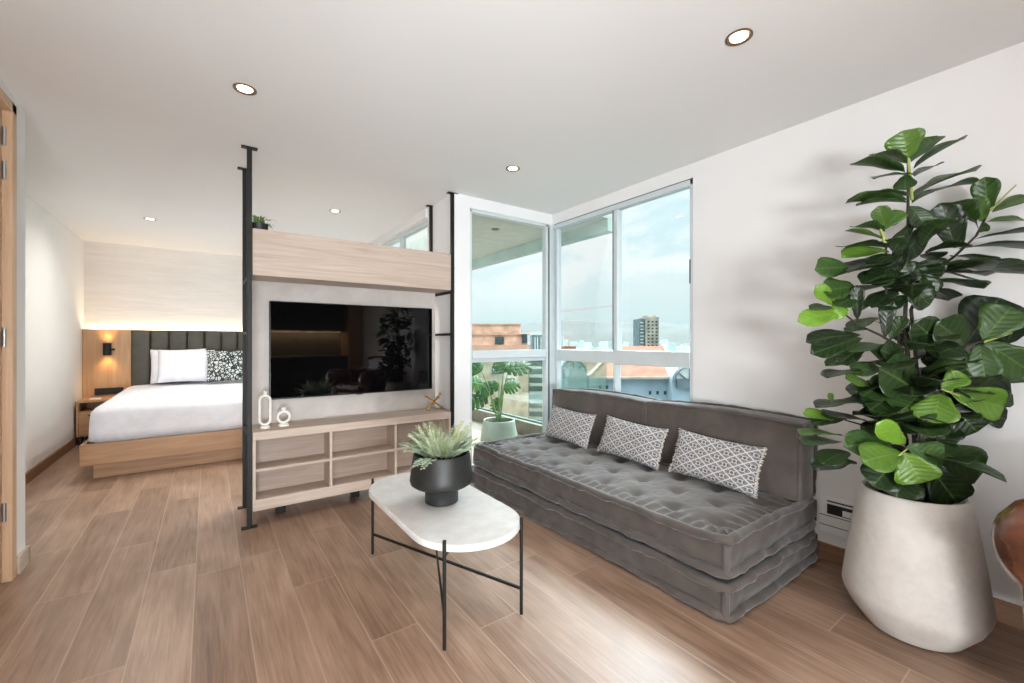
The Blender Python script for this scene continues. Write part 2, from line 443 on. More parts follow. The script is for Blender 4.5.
# ---------------- windows
def frame_boxes(lst, name, parent, mat='aluminium', bevel=.004):
    b_ = MB()
    for q in lst: b_.box(*q)
    return b_.build(name, M[mat], parent, bevel=bevel)
RZ0, RZ1 = 1.015, 1.122
w1 = thing('window_1', ((1.84+XR)/2, YW, 0), kind='structure')
ya, yb = YW+.005, YW+.065
frame_boxes([(1.842, 1.862, ya, yb, .02, WH), (XR-.075, XR-.045, ya, yb, .02, WH), (1.842, XR-.02, ya, yb, WH-.03, WH), (1.842, XR-.03, ya, yb, .02, .13)], 'window_frame', w1)
frame_boxes([(1.862, XR-.06, ya-.012, yb, RZ0+.035, RZ1), (1.862, XR-.06, ya+.012, yb, RZ0, RZ0+.035)], 'transom', w1)
MB().box(1.862, XR-.07, ya+.026, ya+.034, RZ1, WH-.03).build('pane', M['pane'], w1, smooth=0)
MB().box(1.862, XR-.07, ya+.026, ya+.034, .13, RZ0).build('pane', M['pane'], w1, smooth=0)
MB().box(XR-.045, XR-.035, ya-.006, yb, .13, WH-.02).build('gasket', M['gasket'], w1, smooth=0)
w2 = thing('window_2', (XR, (WY0+YW)/2, 0), kind='structure')
xa, xb = XR+.0, XR+.075
frame_boxes([(XR-.035, xb, YW-.005, YW+.065, .02, WH), (xa+.02, xb, YW-.05, YW-.02, .02, WH), (xa+.005, xb, WY0+.001, WY0+.028, .02, WH), (xa+.005, xb, WY0, YW, WH-.045, WH), (xa+.005, xb, WY0, YW, .02, .1)], 'window_frame', w2)
MULL = 2.42
frame_boxes([(xa+.012, xb, MULL-.03, MULL+.012, RZ1, WH-.045), (xa+.012, xb, MULL-.016, MULL+.012, .1, RZ0)], 'mullion', w2)
frame_boxes([(xa+.002, xb, WY0+.028, MULL, RZ0-.006, RZ1+.004), (xa+.014, xb, MULL, YW-.03, RZ0, RZ1-.002)], 'transom', w2)
for yy in ((WY0+.028, MULL-.01), (MULL+.005, YW-.04)):
    MB().box(xa+.04, xa+.046, yy[0], yy[1], RZ1, WH-.045).build('pane', M['pane'], w2, smooth=0)
    MB().box(xa+.05, xa+.056, yy[0], yy[1], .1, RZ0).build('pane', M['pane'], w2, smooth=0)
MB().box(xa+.001, xa+.012, WY0+.02, WY0+.03, 1.61, 1.78).build('latch', M['gasket'], w2, bevel=.002)
MB().box(xa+.003, xa+.01, WY0+.004, YW-.03, WH-.006, WH-.001).build('head_gasket', M['gasket'], w2, smooth=0)
MB().box(xa+.011, xa+.02, MULL+.012, MULL+.02, RZ1, WH-.045).build('gasket', M['gasket'], w2, smooth=0)
w3 = thing('window_3', (XBR+.08, 5.3, 0), kind='structure')
frame_boxes([(XBR+.05, XBR+.11, 3.742, 3.78, .12, 2.368), (XBR+.05, XBR+.11, 6.91, 6.948, .12, 2.368), (XBR+.05, XBR+.11, 3.742, 6.948, 2.34, 2.368), (XBR+.05, XBR+.11, 3.742, 6.948, .12, .17), (XBR+.05, XBR+.11, 4.5, 4.54, .17, 2.34), (XBR+.05, XBR+.11, 5.7, 5.74, .17, 2.34)], 'window_frame', w3)
MB().box(XBR+.075, XBR+.083, 3.78, 6.91, .17, 2.34).build('pane', M['pane'], w3, smooth=0)

# ---------------- balcony
XO = 3.50
structure(MB().box(1.84, XO+.05, YW+.08, 8.0, -.2, -.02).box(XR+.16, XO+.05, 3.0, YW+.08, -.2, -.02).build('balcony_floor', M['deck'], smooth=0, keep_origin=True))
structure(MB().box(1.845, XO+.05, YW+.085, 4.5, 2.5, 2.75).box(2.58, XO+.05, 4.5, 6.4, 2.5, 2.75).box(XR+.165, XO+.05, 3.08, YW+.085, 2.5, 2.75).box(1.845, XR+.165, YW+.081, 3.4, 2.46, 2.5).build('balcony_ceiling', M['ext_soffit'], smooth=0, keep_origin=True))
bb = MB().box(XO-.06, XO+.05, 3.08, 6.4, 2.37, 2.499)
structure(bb.build('balcony_beam', plain('beam_glaze', (165, 184, 178), .35, var=.05, scale=2), smooth=0, keep_origin=True))
structure(MB().box(XO-.12, XO+.05, 3.05, 8.0, -.02, .15).box(XR+.16, XO-.12, 3.05, 3.17, -.02, .15).build('balcony_wall', M['ext_wall'], bevel=.006, keep_origin=True))
bal = thing('glass_balustrade', (XO-.03, 5.0, .15), 'green tinted glass balustrade standing on the balcony kerb outside the corner window', 'railing')
MB().box(XO-.04, XO-.025, 3.13, 5.4, .15, 1.0).build('pane', M['green_pane'], bal, smooth=0)
MB().box(XO-.04, XO-.025, 5.42, 8.0, .15, 1.0).build('pane', M['green_pane'], bal, smooth=0)
MB().box(XR+.17, XO-.04, 3.11, 3.125, .15, 1.0).build('pane', M['green_pane'], bal, smooth=0)
MB().box(XO-.05, XO-.015, 3.1, 8.0, .15, .172).box(XR+.17, XO-.05, 3.1, 3.135, .15, .172).build('base_channel', M['gasket'], bal, bevel=.002)

# ---------------- ceiling downlights
def downlight(x, y, z, label, group='recessed ceiling spotlights', lamp='lamp'):
    o = thing('ceiling_spotlight', (x, y, z), label, 'ceiling light', group)
    r = .045
    b_ = MB(); b_.lathe([(r+.006, 0), (r+.006, -.003), (r, -.005), (r-.004, -.003), (r-.008, .0), (r-.012, .002)], (x, y, z), 36, caps=False); b_.build('trim_ring', M['baffle'], o)
    b_ = MB(); b_.lathe([(r-.012, -.001), (.001, -.0012)], (x, y, z), 36, caps=False); b_.build('lens', M[lamp], o)
    return o
SPOTS = [(1.777, .886, 'round ceiling spotlight above the near end of the sofa'), (.151, 2.489, 'round ceiling spotlight over the floor in front of the bed opening'),
         (1.797, 2.508, 'round ceiling spotlight in front of the corner window'), (.995, 4.314, 'ceiling spotlight of the bedroom seen above the top shelf'),
         (-.477, 5.69, 'ceiling spotlight above the bed')]
for x, y, lb in SPOTS: downlight(x, y, H, lb)
ob = downlight(2.71, 4.13, 2.5, 'unlit dark round spotlight in the balcony soffit', 'balcony lights', 'gasket')

# ================================================================== MEDIA SHELF UNIT
PX0, PX1, PY0, PY1 = .22, 1.68, 3.22, 3.64
mu = thing('room_divider', ((PX0+PX1)/2, (PY0+PY1)/2, 0), 'room divider with four floor-to-ceiling black posts, pale oak low shelves, back panel and top box', 'shelving unit')
for x in (PX0, PX1):
    for y in (PY0, PY1):
        b_ = MB().box(x-.014, x+.014, y-.014, y+.014, .008, H-.008)
        po = b_.build('post', M['black_metal'], mu, bevel=.002)
        MB().box(x-.045, x+.045, y-.022, y+.022, H-.008, H-.0005).build('ceiling_plate', M['black_metal'], po, bevel=.002)
        MB().box(x-.045, x+.045, y-.022, y+.022, .0005, .008).build('floor_plate', M['black_metal'], po, bevel=.002)
# overhead box
X0, X1 = PX0+.017, PX1-.017
bx = MB()
bx.box(X0, X1, PY0-.008, PY0+.012, 1.63, 1.932)          # front
bx.box(X0, X0+.02, PY0+.012, PY1+.01, 1.63, 1.932); bx.box(X1-.02, X1, PY0+.012, PY1+.01, 1.63, 1.932)
bx.box(X0+.02, X1-.02, PY0+.012, PY1+.01, 1.63, 1.65); bx.box(X0+.02, X1-.02, PY0+.012, PY1+.01, 1.912, 1.932)
bx.box(.7, .72, PY0+.012, PY1, 1.65, 1.912); bx.box(1.18, 1.2, PY0+.012, PY1, 1.65, 1.912)
bx.build('overhead_box', M['oak'], mu, bevel=.002)
# back panel
MB().box(.25, 1.655, 3.50, 3.53, .612, 1.63).build('back_panel', M['cement'], mu, bevel=.002)
for x in (PX0, PX1):
    for zz in (1.62, 1.262, .585): MB().box(x-.01, x+.01, PY0+.014, PY1-.014, zz-.012, zz+.008).build('bracket', M['black_metal'], mu, bevel=.001)
# low bench
bz0, bz1 = .10, .612
bn = MB()
bn.box(X0, X1, PY0-.008, PY1+.005, bz1-.055, bz1)           # top
bn.build('bench_top', M['oak'], mu, bevel=.003)
bn = MB(); bn.box(X0, X1, PY0-.006, PY1+.004, bz0, bz0+.072); bn.build('bench_base', M['oak'], mu, bevel=.002)
for x in (X0, X0+.4685, X0+.942, X1-.018):
    MB().box(x, x+.018, PY0-.006, PY1, bz0+.072, bz1-.055).build('divider', M['oak_z'], mu, bevel=.001)
xs = (X0+.018, X0+.4685, X0+.4865, X0+.942, X0+.960, X1-.018)
for i in (0, 2, 4):
    MB().box(xs[i], xs[i+1], PY0-.004, PY0+.172, .352, .370).build('shelf', M['oak'], mu, bevel=.001)
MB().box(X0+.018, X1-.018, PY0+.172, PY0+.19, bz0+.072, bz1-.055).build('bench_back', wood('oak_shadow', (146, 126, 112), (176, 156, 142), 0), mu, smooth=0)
for x in (.42, .93, 1.45): MB().box(x-.03, x+.03, 3.38, 3.42, 0, bz0).build('foot', M['black_metal'], mu, bevel=.002)

# television
tv = thing('television', (.979, 3.47, .786), 'large black flat television hung on the back panel of the divider', 'television')
MB().box(.356, 1.602, 3.447, 3.475, .786, 1.487).build('case', M['black_gloss'], tv, bevel=.004)
MB().box(.363, 1.595, 3.4445, 3.4475, .797, 1.481).build('screen', M['screen'], tv, smooth=0)
MB().box(.75, 1.21, 3.475, 3.4995, .95, 1.35).build('wall_mount', M['black_metal'], tv, bevel=.003)
MB().box(.955, 1.003, 3.446, 3.46, .781, .7865).build('sensor', M['black_gloss'], tv, bevel=.001)

# candle holders on the bench
zb = bz1
def ring_holder(x, y, hh, ww, r, label, tall):
    o = thing('candle_holder', (x, y, zb), label, 'candle holder', 'white looped candle holders')
    b_ = MB(); b_.lathe([(.001, 0), (ww*.36, 0), (ww*.36, .012), (ww*.26, .018), (.001, .018)], (x, y, zb), 28); b_.build('base', M['white_ceramic'], o)
    z0 = zb+.016+r; z1 = z0+hh-2*r; rad = ww/2-r; pts = []
    if tall:
        for k in range(13): a = PI+PI*k/12; pts.append((x+rad*math.cos(a), y, z0+rad+rad*math.sin(a)))
        for k in range(13): a = PI*k/12; pts.append((x+rad*math.cos(a), y, z1-rad+rad*math.sin(a)))
    else:
        rad2 = (z1-z0)/2
        for k in range(28): a = 2*PI*k/28; pts.append((x+rad2*math.cos(a), y, z0+rad2+rad2*math.sin(a)))
    b_ = MB(); b_.tube(pts, r, 10, closed=True); b_.build('loop', M['white_ceramic'], o)
    b_ = MB(); zt = z1+r*.4; b_.lathe([(.006, zt), (.008, zt+.006), (.014, zt+.012), (.014, zt+.027), (.010, zt+.027), (.010, zt+.014), (.001, zt+.014)], (x, y, 0), 20); b_.build('cup', M['white_ceramic'], o)
ring_holder(.318, 3.335, .212, .080, .0085, 'tall white oblong loop candle holder at the bench end', True)
ring_holder(.432, 3.345, .092, .092, .0085, 'small round white ring candle holder in front of the television', False)
# brass jack
j = thing('brass_ornament', (1.56, 3.38, zb), 'brass crossed-rod ornament with ball ends at the far end of the bench', 'ornament')
c0 = Vector((1.585, 3.375, zb+.070))
for ends in (((-.088, -.03, .06), (.088, .03, -.056)), ((-.068, -.02, -.056), (.066, .02, .062)), ((.0, .07, -.045), (.01, -.06, .045))):
    b_ = MB(); p = c0+Vector(ends[0]); q = c0+Vector(ends[1]); b_.tube([p, c0, q], .0075, 10)
    b_.ball(p, .0125); b_.ball(q, .0125); b_.build('rod', M['brass'], j)

# ================================================================== LEAVES
PROF_FIG = [(0, .03), (.06, .16), (.15, .42), (.28, .56), (.4, .66), (.55, .88), (.7, 1.0), (.82, .97), (.92, .74), (.97, .45), (1, .06)]
PROF_OVAL = [(0, .04), (.1, .4), (.25, .75), (.45, 1), (.65, .95), (.85, .6), (1, .04)]
def interp(pr, s):
    for (a, va), (b_, vb) in zip(pr, pr[1:]):
        if s <= b_: k = (s-a)/(b_-a); return va+(vb-va)*k
    return pr[-1][1]
def leaf(mb, B, T, w, nrm, tone=.4, curl=.12, cup=.12, wave=.02, prof=PROF_FIG, ns=12, nc=6):
    B = Vector(B); T = Vector(T); d = T-B; L = d.length
    if L < 1e-4: return
    side = d.cross(nrm)
    if side.length < 1e-4: side = d.cross(Vector((.3, .5, .8)))
    side.normalize(); n = side.cross(d).normalized(); ph = random.random()*6
    def fn(a, s):
        c = a*2-1; ww = w/2*interp(prof, s)
        off = curl*L*(4*s*(1-s))*.5 + cup*w*c*c*interp(prof, s) + wave*L*math.sin(s*11+ph)*abs(c)**1.5*(1 if c > 0 else -1)
        return B+d*s+side*(c*ww)+n*off
    mb.grid(fn, nc, ns, True, tone)

# ------------------------------------------------------------------ big fiddle-leaf fig
fp = Vector((2.405, .483, 0))
fig = thing('potted_fig_tree', fp, 'tall fiddle-leaf fig in a large pale concrete pot in the right corner', 'plant')
b_ = MB()
pr = [(.001, .0), (.135, .0), (.16, .008), (.215, .075), (.238, .12), (.243, .14), (.241, .16), (.222, .30), (.200, .44), (.180, .545), (.176, .553), (.168, .555), (.160, .548), (.158, .50), (.001, .50)]
b_.lathe([(q*.965 if q > .01 else q, z_*1.04) for q, z_ in pr], fp, 64); b_.build('pot', M['concrete'], fig, smooth=28)
b_ = MB(); b_.lathe([(.152, .525), (.12, .535), (.001, .54)], fp, 40, caps=False); b_.build('soil', M['soil'], fig)
def depth_of(p): return (Vector(p)-EYE).dot(FW)
DT = depth_of(fp)
def PW(u, v, dz=0):
    d = DT+dz
    k = math.sin(YAW)+(u-512)/F*math.cos(YAW)
    d = min(d, 2.735/k)
    return P(u, v, d)
fol = MB()
CAMDIR = lambda p: (EYE-Vector(p)).normalized()
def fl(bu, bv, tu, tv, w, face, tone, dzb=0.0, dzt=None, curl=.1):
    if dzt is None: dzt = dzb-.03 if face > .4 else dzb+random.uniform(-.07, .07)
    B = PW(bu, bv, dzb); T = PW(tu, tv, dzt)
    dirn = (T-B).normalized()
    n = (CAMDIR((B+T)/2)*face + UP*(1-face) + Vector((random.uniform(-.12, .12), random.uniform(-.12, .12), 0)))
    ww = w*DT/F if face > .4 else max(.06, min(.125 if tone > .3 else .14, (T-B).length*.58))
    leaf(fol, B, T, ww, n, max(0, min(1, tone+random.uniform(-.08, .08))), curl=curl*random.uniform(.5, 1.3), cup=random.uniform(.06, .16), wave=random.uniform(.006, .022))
E, FA = .0, .85
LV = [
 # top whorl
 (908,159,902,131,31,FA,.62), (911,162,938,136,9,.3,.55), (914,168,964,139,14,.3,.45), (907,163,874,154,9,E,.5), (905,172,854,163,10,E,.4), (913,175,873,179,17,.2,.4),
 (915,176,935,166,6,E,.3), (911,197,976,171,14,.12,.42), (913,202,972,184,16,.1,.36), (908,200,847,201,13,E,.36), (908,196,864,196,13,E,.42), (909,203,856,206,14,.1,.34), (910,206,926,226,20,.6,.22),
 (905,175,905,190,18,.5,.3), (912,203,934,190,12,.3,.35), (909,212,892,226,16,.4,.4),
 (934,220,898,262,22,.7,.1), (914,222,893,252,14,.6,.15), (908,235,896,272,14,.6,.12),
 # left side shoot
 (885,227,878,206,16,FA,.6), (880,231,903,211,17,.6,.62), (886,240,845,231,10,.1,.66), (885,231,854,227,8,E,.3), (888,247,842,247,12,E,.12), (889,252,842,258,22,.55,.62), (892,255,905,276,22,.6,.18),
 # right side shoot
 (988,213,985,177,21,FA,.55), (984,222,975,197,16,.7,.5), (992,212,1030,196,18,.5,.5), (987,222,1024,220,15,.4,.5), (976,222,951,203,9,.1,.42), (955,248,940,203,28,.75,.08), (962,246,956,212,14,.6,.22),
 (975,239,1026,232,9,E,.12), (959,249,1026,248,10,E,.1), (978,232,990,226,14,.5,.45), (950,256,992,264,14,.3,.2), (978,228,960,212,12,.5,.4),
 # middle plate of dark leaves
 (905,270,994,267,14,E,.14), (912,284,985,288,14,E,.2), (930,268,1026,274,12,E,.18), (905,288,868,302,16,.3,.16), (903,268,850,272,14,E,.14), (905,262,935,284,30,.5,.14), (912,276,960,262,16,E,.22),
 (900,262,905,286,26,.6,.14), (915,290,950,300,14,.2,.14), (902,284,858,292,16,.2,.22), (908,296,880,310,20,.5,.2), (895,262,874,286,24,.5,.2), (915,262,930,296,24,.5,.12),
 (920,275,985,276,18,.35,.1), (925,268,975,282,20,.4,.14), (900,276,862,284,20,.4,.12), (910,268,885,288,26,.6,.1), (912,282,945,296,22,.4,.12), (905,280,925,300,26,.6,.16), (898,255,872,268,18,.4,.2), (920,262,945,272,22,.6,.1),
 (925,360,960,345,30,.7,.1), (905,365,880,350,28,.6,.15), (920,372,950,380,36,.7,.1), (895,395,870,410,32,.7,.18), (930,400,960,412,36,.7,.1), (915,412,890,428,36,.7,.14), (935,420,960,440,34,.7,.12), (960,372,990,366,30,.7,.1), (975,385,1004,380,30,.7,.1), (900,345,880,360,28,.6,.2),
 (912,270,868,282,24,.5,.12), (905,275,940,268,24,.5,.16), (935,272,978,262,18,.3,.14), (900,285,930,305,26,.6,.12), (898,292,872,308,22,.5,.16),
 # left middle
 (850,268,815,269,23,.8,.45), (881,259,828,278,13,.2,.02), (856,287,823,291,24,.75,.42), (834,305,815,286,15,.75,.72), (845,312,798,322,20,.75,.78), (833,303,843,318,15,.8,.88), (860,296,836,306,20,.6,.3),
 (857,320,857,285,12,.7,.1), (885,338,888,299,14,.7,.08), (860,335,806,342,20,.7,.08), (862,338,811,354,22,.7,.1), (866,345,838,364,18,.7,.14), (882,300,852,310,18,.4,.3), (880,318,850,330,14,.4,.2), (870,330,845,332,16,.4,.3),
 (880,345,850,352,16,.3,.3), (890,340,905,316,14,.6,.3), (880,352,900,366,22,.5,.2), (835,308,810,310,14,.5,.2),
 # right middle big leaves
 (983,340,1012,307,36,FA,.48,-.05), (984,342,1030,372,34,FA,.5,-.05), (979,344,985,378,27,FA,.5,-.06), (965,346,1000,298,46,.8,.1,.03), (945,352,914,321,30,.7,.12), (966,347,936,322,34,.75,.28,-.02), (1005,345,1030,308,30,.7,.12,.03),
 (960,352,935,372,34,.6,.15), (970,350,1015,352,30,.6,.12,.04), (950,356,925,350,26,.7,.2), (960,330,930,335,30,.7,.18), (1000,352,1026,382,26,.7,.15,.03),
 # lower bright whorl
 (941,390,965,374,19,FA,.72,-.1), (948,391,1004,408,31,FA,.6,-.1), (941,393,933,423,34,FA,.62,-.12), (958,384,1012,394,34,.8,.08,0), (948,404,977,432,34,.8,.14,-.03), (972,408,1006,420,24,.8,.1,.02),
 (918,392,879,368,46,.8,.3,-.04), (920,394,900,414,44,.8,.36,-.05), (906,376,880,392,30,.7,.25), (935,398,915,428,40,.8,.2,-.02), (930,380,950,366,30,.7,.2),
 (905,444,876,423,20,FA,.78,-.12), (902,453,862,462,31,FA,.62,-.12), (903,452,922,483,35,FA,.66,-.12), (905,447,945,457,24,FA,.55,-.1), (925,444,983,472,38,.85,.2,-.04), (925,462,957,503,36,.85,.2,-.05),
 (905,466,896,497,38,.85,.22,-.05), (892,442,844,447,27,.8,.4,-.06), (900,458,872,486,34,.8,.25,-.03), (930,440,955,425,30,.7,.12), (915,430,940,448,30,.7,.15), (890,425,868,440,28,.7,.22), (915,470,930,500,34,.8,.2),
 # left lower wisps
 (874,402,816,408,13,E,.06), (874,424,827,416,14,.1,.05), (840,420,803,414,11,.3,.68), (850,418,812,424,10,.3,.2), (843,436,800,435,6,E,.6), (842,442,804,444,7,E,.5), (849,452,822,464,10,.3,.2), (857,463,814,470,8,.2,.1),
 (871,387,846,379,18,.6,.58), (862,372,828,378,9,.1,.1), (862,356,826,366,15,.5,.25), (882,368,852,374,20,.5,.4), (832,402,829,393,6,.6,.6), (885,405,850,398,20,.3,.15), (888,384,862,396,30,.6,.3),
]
for q in LV: fl(*q)
# inner and back leaves around the stems
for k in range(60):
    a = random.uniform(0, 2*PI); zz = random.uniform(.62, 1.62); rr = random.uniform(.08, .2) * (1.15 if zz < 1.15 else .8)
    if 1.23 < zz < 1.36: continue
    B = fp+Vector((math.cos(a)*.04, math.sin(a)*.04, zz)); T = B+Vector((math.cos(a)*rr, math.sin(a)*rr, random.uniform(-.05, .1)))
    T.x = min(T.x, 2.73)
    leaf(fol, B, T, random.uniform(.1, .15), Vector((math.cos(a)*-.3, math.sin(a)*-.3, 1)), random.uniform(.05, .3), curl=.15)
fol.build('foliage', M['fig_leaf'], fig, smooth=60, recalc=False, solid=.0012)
st = MB()
def stem(pts, r0, r1):
    pts = [PW(*p) for p in pts]; n = len(pts)
    st.tube(pts, [r0+(r1-r0)*i/(n-1) for i in range(n)], 8)
stem([(921,506,0), (915,440,.0), (908,360,.0), (905,320,.01), (907,270,.01), (908,220,0), (908,159,0)], .011, .004)
stem([(914,506,.03), (905,430,.03), (900,350,.03), (897,325,.03), (886,300,.0), (886,240,0)], .008, .004)
stem([(930,506,.02), (930,440,.02), (918,380,.02), (911,310,.01), (925,278,.0), (955,256,.0), (976,236,0), (988,213,-.01)], .008, .004)
stem([(925,506,-.02), (935,450,-.06), (944,391,-.11)], .006, .004)
stem([(918,506,-.02), (908,480,-.07), (903,452,-.12)], .006, .004)
stem([(908,360,0), (945,350,0), (984,341,-.05)], .006, .003)
stem([(905,350,0), (880,335,0), (858,325,0), (834,305,0)], .006, .003)
stem([(908,440,0), (880,430,0), (845,420,0)], .005, .003)
st.build('trunk', M['bark'], fig, smooth=60)
SHOOT = plain('young_shoot', (150, 160, 80), .6, var=.08)
for a, c in (((912,200),(908,158)), ((886,245),(880,228))):
    MB().tube([PW(*a, -.004), PW(*c, -.004)], [.0065, .005], 8).build('young_shoot', SHOOT, fig, smooth=60)
for a, c in (((984,342,-.06),(1012,333,-.1)), ((941,389,-.12),(960,396,-.15)), ((893,460,-.14),(907,449,-.13)), ((990,210,-.02),(1016,185,-.03))):
    MB().tube([PW(*a), PW(*c)], [.004, .0025], 8).build('young_shoot', SHOOT, fig, smooth=60)

# ================================================================== SOFA
sx0, sx1, sy0, sy1 = 1.79, 2.73, .945, 3.05
sofa = thing('sofa', ((sx0+sx1)/2, (sy0+sy1)/2, 0), 'low taupe velvet floor sofa of two stacked tufted mattresses under the corner window', 'sofa')
def wob(p, s=3.0, a=.006): return Vector((noise.noise(Vector(p)*s), noise.noise(Vector(p)*s+Vector((7, 3, 1))), noise.noise(Vector(p)*s+Vector((1, 9, 4)))))*a
def mattress(x0, x1, y0, y1, z0, z1, top=None, nx=60, ny=120, nz=10, bulge=.012, wr=.010):
    mb = MB()
    def side(px, py, nxn, nyn, s):
        w = math.sin(PI*s)
        k = bulge*w + wr*w*(noise.noise(Vector((px*4, py*4, s*2.5+z0*9)))+.6*noise.noise(Vector((px*13, py*13, s*4))))
        return Vector((px+nxn*k, py+nyn*k, z0+(z1-z0)*s))
    def corner(a): return a
    mb.grid(lambda a, s: side(x0+(x1-x0)*a, y0, 0, -1, s), nx, nz)
    mb.grid(lambda a, s: side(x1-(x1-x0)*a, y1, 0, 1, s), nx, nz)
    mb.grid(lambda a, s: side(x0, y1-(y1-y0)*a, -1, 0, s), ny, nz)
    mb.grid(lambda a, s: side(x1, y0+(y1-y0)*a, 1, 0, s), ny, nz)
    def tp(a, c):
        x = x0+(x1-x0)*a; y = y0+(y1-y0)*c
        return Vector((x, y, z1+(top(x, y, min(a, 1-a)*(x1-x0), min(c, 1-c)*(y1-y0)) if top else 0)))
    mb.grid(tp, nx, ny)
    mb.grid(lambda a, c: Vector((x1-(x1-x0)*a, y0+(y1-y0)*c, z0)), 4, 4)
    return mb
def rect_loop(x0, x1, y0, y1, z, n=70, rc=.02, plane='z'):
    pts = []
    def seg(p, q, k):
        for i in range(k): pts.append(Vector(p).lerp(Vector(q), i/k))
    seg((x0+rc, y0), (x1-rc, y0), n//2); seg((x1, y0+rc), (x1, y1-rc), n); seg((x1-rc, y1), (x0+rc, y1), n//2); seg((x0, y1-rc), (x0, y0+rc), n)
    return [Vector((p.x, p.y, z)) for p in pts]
def piping(loops, r, verts=()):
    mb = MB()
    for lp in loops:
        q = [p+wob(p, 5, .010)+wob(p, 15, .007) for p in lp]
        mb.tube(q, [r*(1+.22*noise.noise(p*16)+.15*noise.noise(p*40)) for p in lp], 9, closed=True)
    for a, c in verts:
        pts = [Vector(a).lerp(Vector(c), i/8) for i in range(9)]
        mb.tube([p+wob(p, 9, .006) for p in pts], r*.75, 8)
    return mb
def quilt(x, y, ex, ey):
    e = min(ex, ey)
    h = .028*(1-math.exp(-e/.07))
    # tufts on a staggered grid, with puckers radiating from each
    sp_, row = .235, .21
    i0 = round((x-(sx0+.17))/row)
    pull = 0
    for i in (i0-1, i0, i0+1):
        if i < 0 or i > 3: continue
        oy = sy0+.13+(.5*sp_ if i % 2 else 0)
        k = round((y-oy)/sp_)
        for kk in (k-1, k, k+1):
            tx, ty = sx0+.17+i*row, oy+kk*sp_
            if not (sy0+.08 < ty < sy1-.06): continue
            r = math.hypot(x-tx, y-ty)
            pull += .022*math.exp(-(r/.038)**2)+.014*math.exp(-(r/.095)**2)
    h -= pull
    pl = math.exp(-((ex-.07)/.05)**2)*.0075*math.sin(2*PI*y/.062+3*noise.noise(Vector((y*3, 0, 0))))
    pl += math.exp(-((ey-.07)/.05)**2)*.006*math.sin(2*PI*x/.062+3*noise.noise(Vector((x*3, 5, 0))))
    h += pl + .006*noise.noise(Vector((x*9, y*9, 1))) + .003*noise.noise(Vector((x*28, y*28, 3)))
    return h
LZ1, UZ0, UZ1 = .160, .193, .338
lo = mattress(sx0+.005, sx1, sy0+.005, sy1, .006, LZ1).build('base_mattress', M['velvet'], sofa, smooth=70, weld=.0008)
up = mattress(sx0+.015, sx1, sy0+.01, sy1, UZ0, UZ1, quilt, 110, 230).build('seat_mattress', M['velvet'], sofa, smooth=70, weld=.0008)
cr = lambda x0, x1, y0, y1, z0, z1: [((x, y, z0), (x, y, z1)) for x in (x0, x1) for y in (y0, y1)]
piping([rect_loop(sx0-.006, sx1, sy0-.006, sy1, .026), rect_loop(sx0-.004, sx1, sy0-.004, sy1, LZ1-.012)], .021, cr(sx0+.002, sx1, sy0+.002, sy1, .03, LZ1-.02)).build('piping', M['velvet'], lo, smooth=70)
piping([rect_loop(sx0+.0, sx1, sy0-.0, sy1, UZ0+.012), rect_loop(sx0+.014, sx1, sy0+.01, sy1, UZ1+.002)], .021, cr(sx0+.012, sx1, sy0+.008, sy1, UZ0+.02, UZ1-.01)).build('piping', M['velvet'], up, smooth=70)
# back cushions: slabs leaning on the wall, tall in z
def back_cushion(y0, y1, z0, z1, x0, x1, droop):
    mb = MB()
    def zt(a): return z1-droop*(2*a-1)**2*.5
    def face(x, sgn):
        def fn(a, s):
            y = y0+(y1-y0)*a; z = z0+(zt(a)-z0)*s
            k = .028*(math.sin(PI*a)**.35)*(math.sin(PI*s)**.5) + .008*noise.noise(Vector((y*5, z*7, x)))
            return Vector((x+sgn*k+.02*(s-.5), y, z))
        return fn
    mb.grid(face(x0, -1), 50, 26); mb.grid(face(x1, 1), 50, 26)
    rim = lambda a, s, t_: Vector((x0+(x1-x0)*t_+.02*(s-.5), y0+(y1-y0)*a, z0+(zt(a)-z0)*s))
    wv = lambda p, n_: p+n_*(.008*noise.noise(p*8))
    mb.grid(lambda a, t_: rim(a, 1, t_)+Vector((0, 0, .008*math.sin(PI*t_))), 50, 8)
    mb.grid(lambda a, t_: rim(a, 0, t_), 50, 8)
    mb.grid(lambda s, t_: rim(0, s, t_)-Vector((0, .012*math.sin(PI*t_), 0)), 26, 8); mb.grid(lambda s, t_: rim(1, s, t_)+Vector((0, .012*math.sin(PI*t_), 0)), 26, 8)
    o = mb.build('back_cushion', M['velvet'], sofa, smooth=70, weld=.0008)
    mb = MB()
    for x in (x0, x1):
        pts = []
        for i in range(50): pts.append(rim(i/50, 0, 0 if x == x0 else 1))
        for i in range(24): pts.append(rim(1, i/24, 0 if x == x0 else 1))
        for i in range(50): pts.append(rim(1-i/50, 1, 0 if x == x0 else 1))
        for i in range(24): pts.append(rim(0, 1-i/24, 0 if x == x0 else 1))
        mb.tube([p+wob(p, 6, .006)+wob(p, 20, .003) for p in pts], [.014*(1+.25*noise.noise(p*18)) for p in pts], 8, closed=True)
    for y, a in ((y0, 0), (y1, 1)):
        for s in (0, 1): mb.tube([rim(a, s, k/4) for k in range(5)], .012, 8)
    mb.build('piping', M['velvet'], o, smooth=70)
back_cushion(.955, 1.935, UZ1+.02, .775, 2.55, 2.735, .035)
back_cushion(1.953, 2.93, UZ1+.02, .775, 2.55, 2.735, .035)

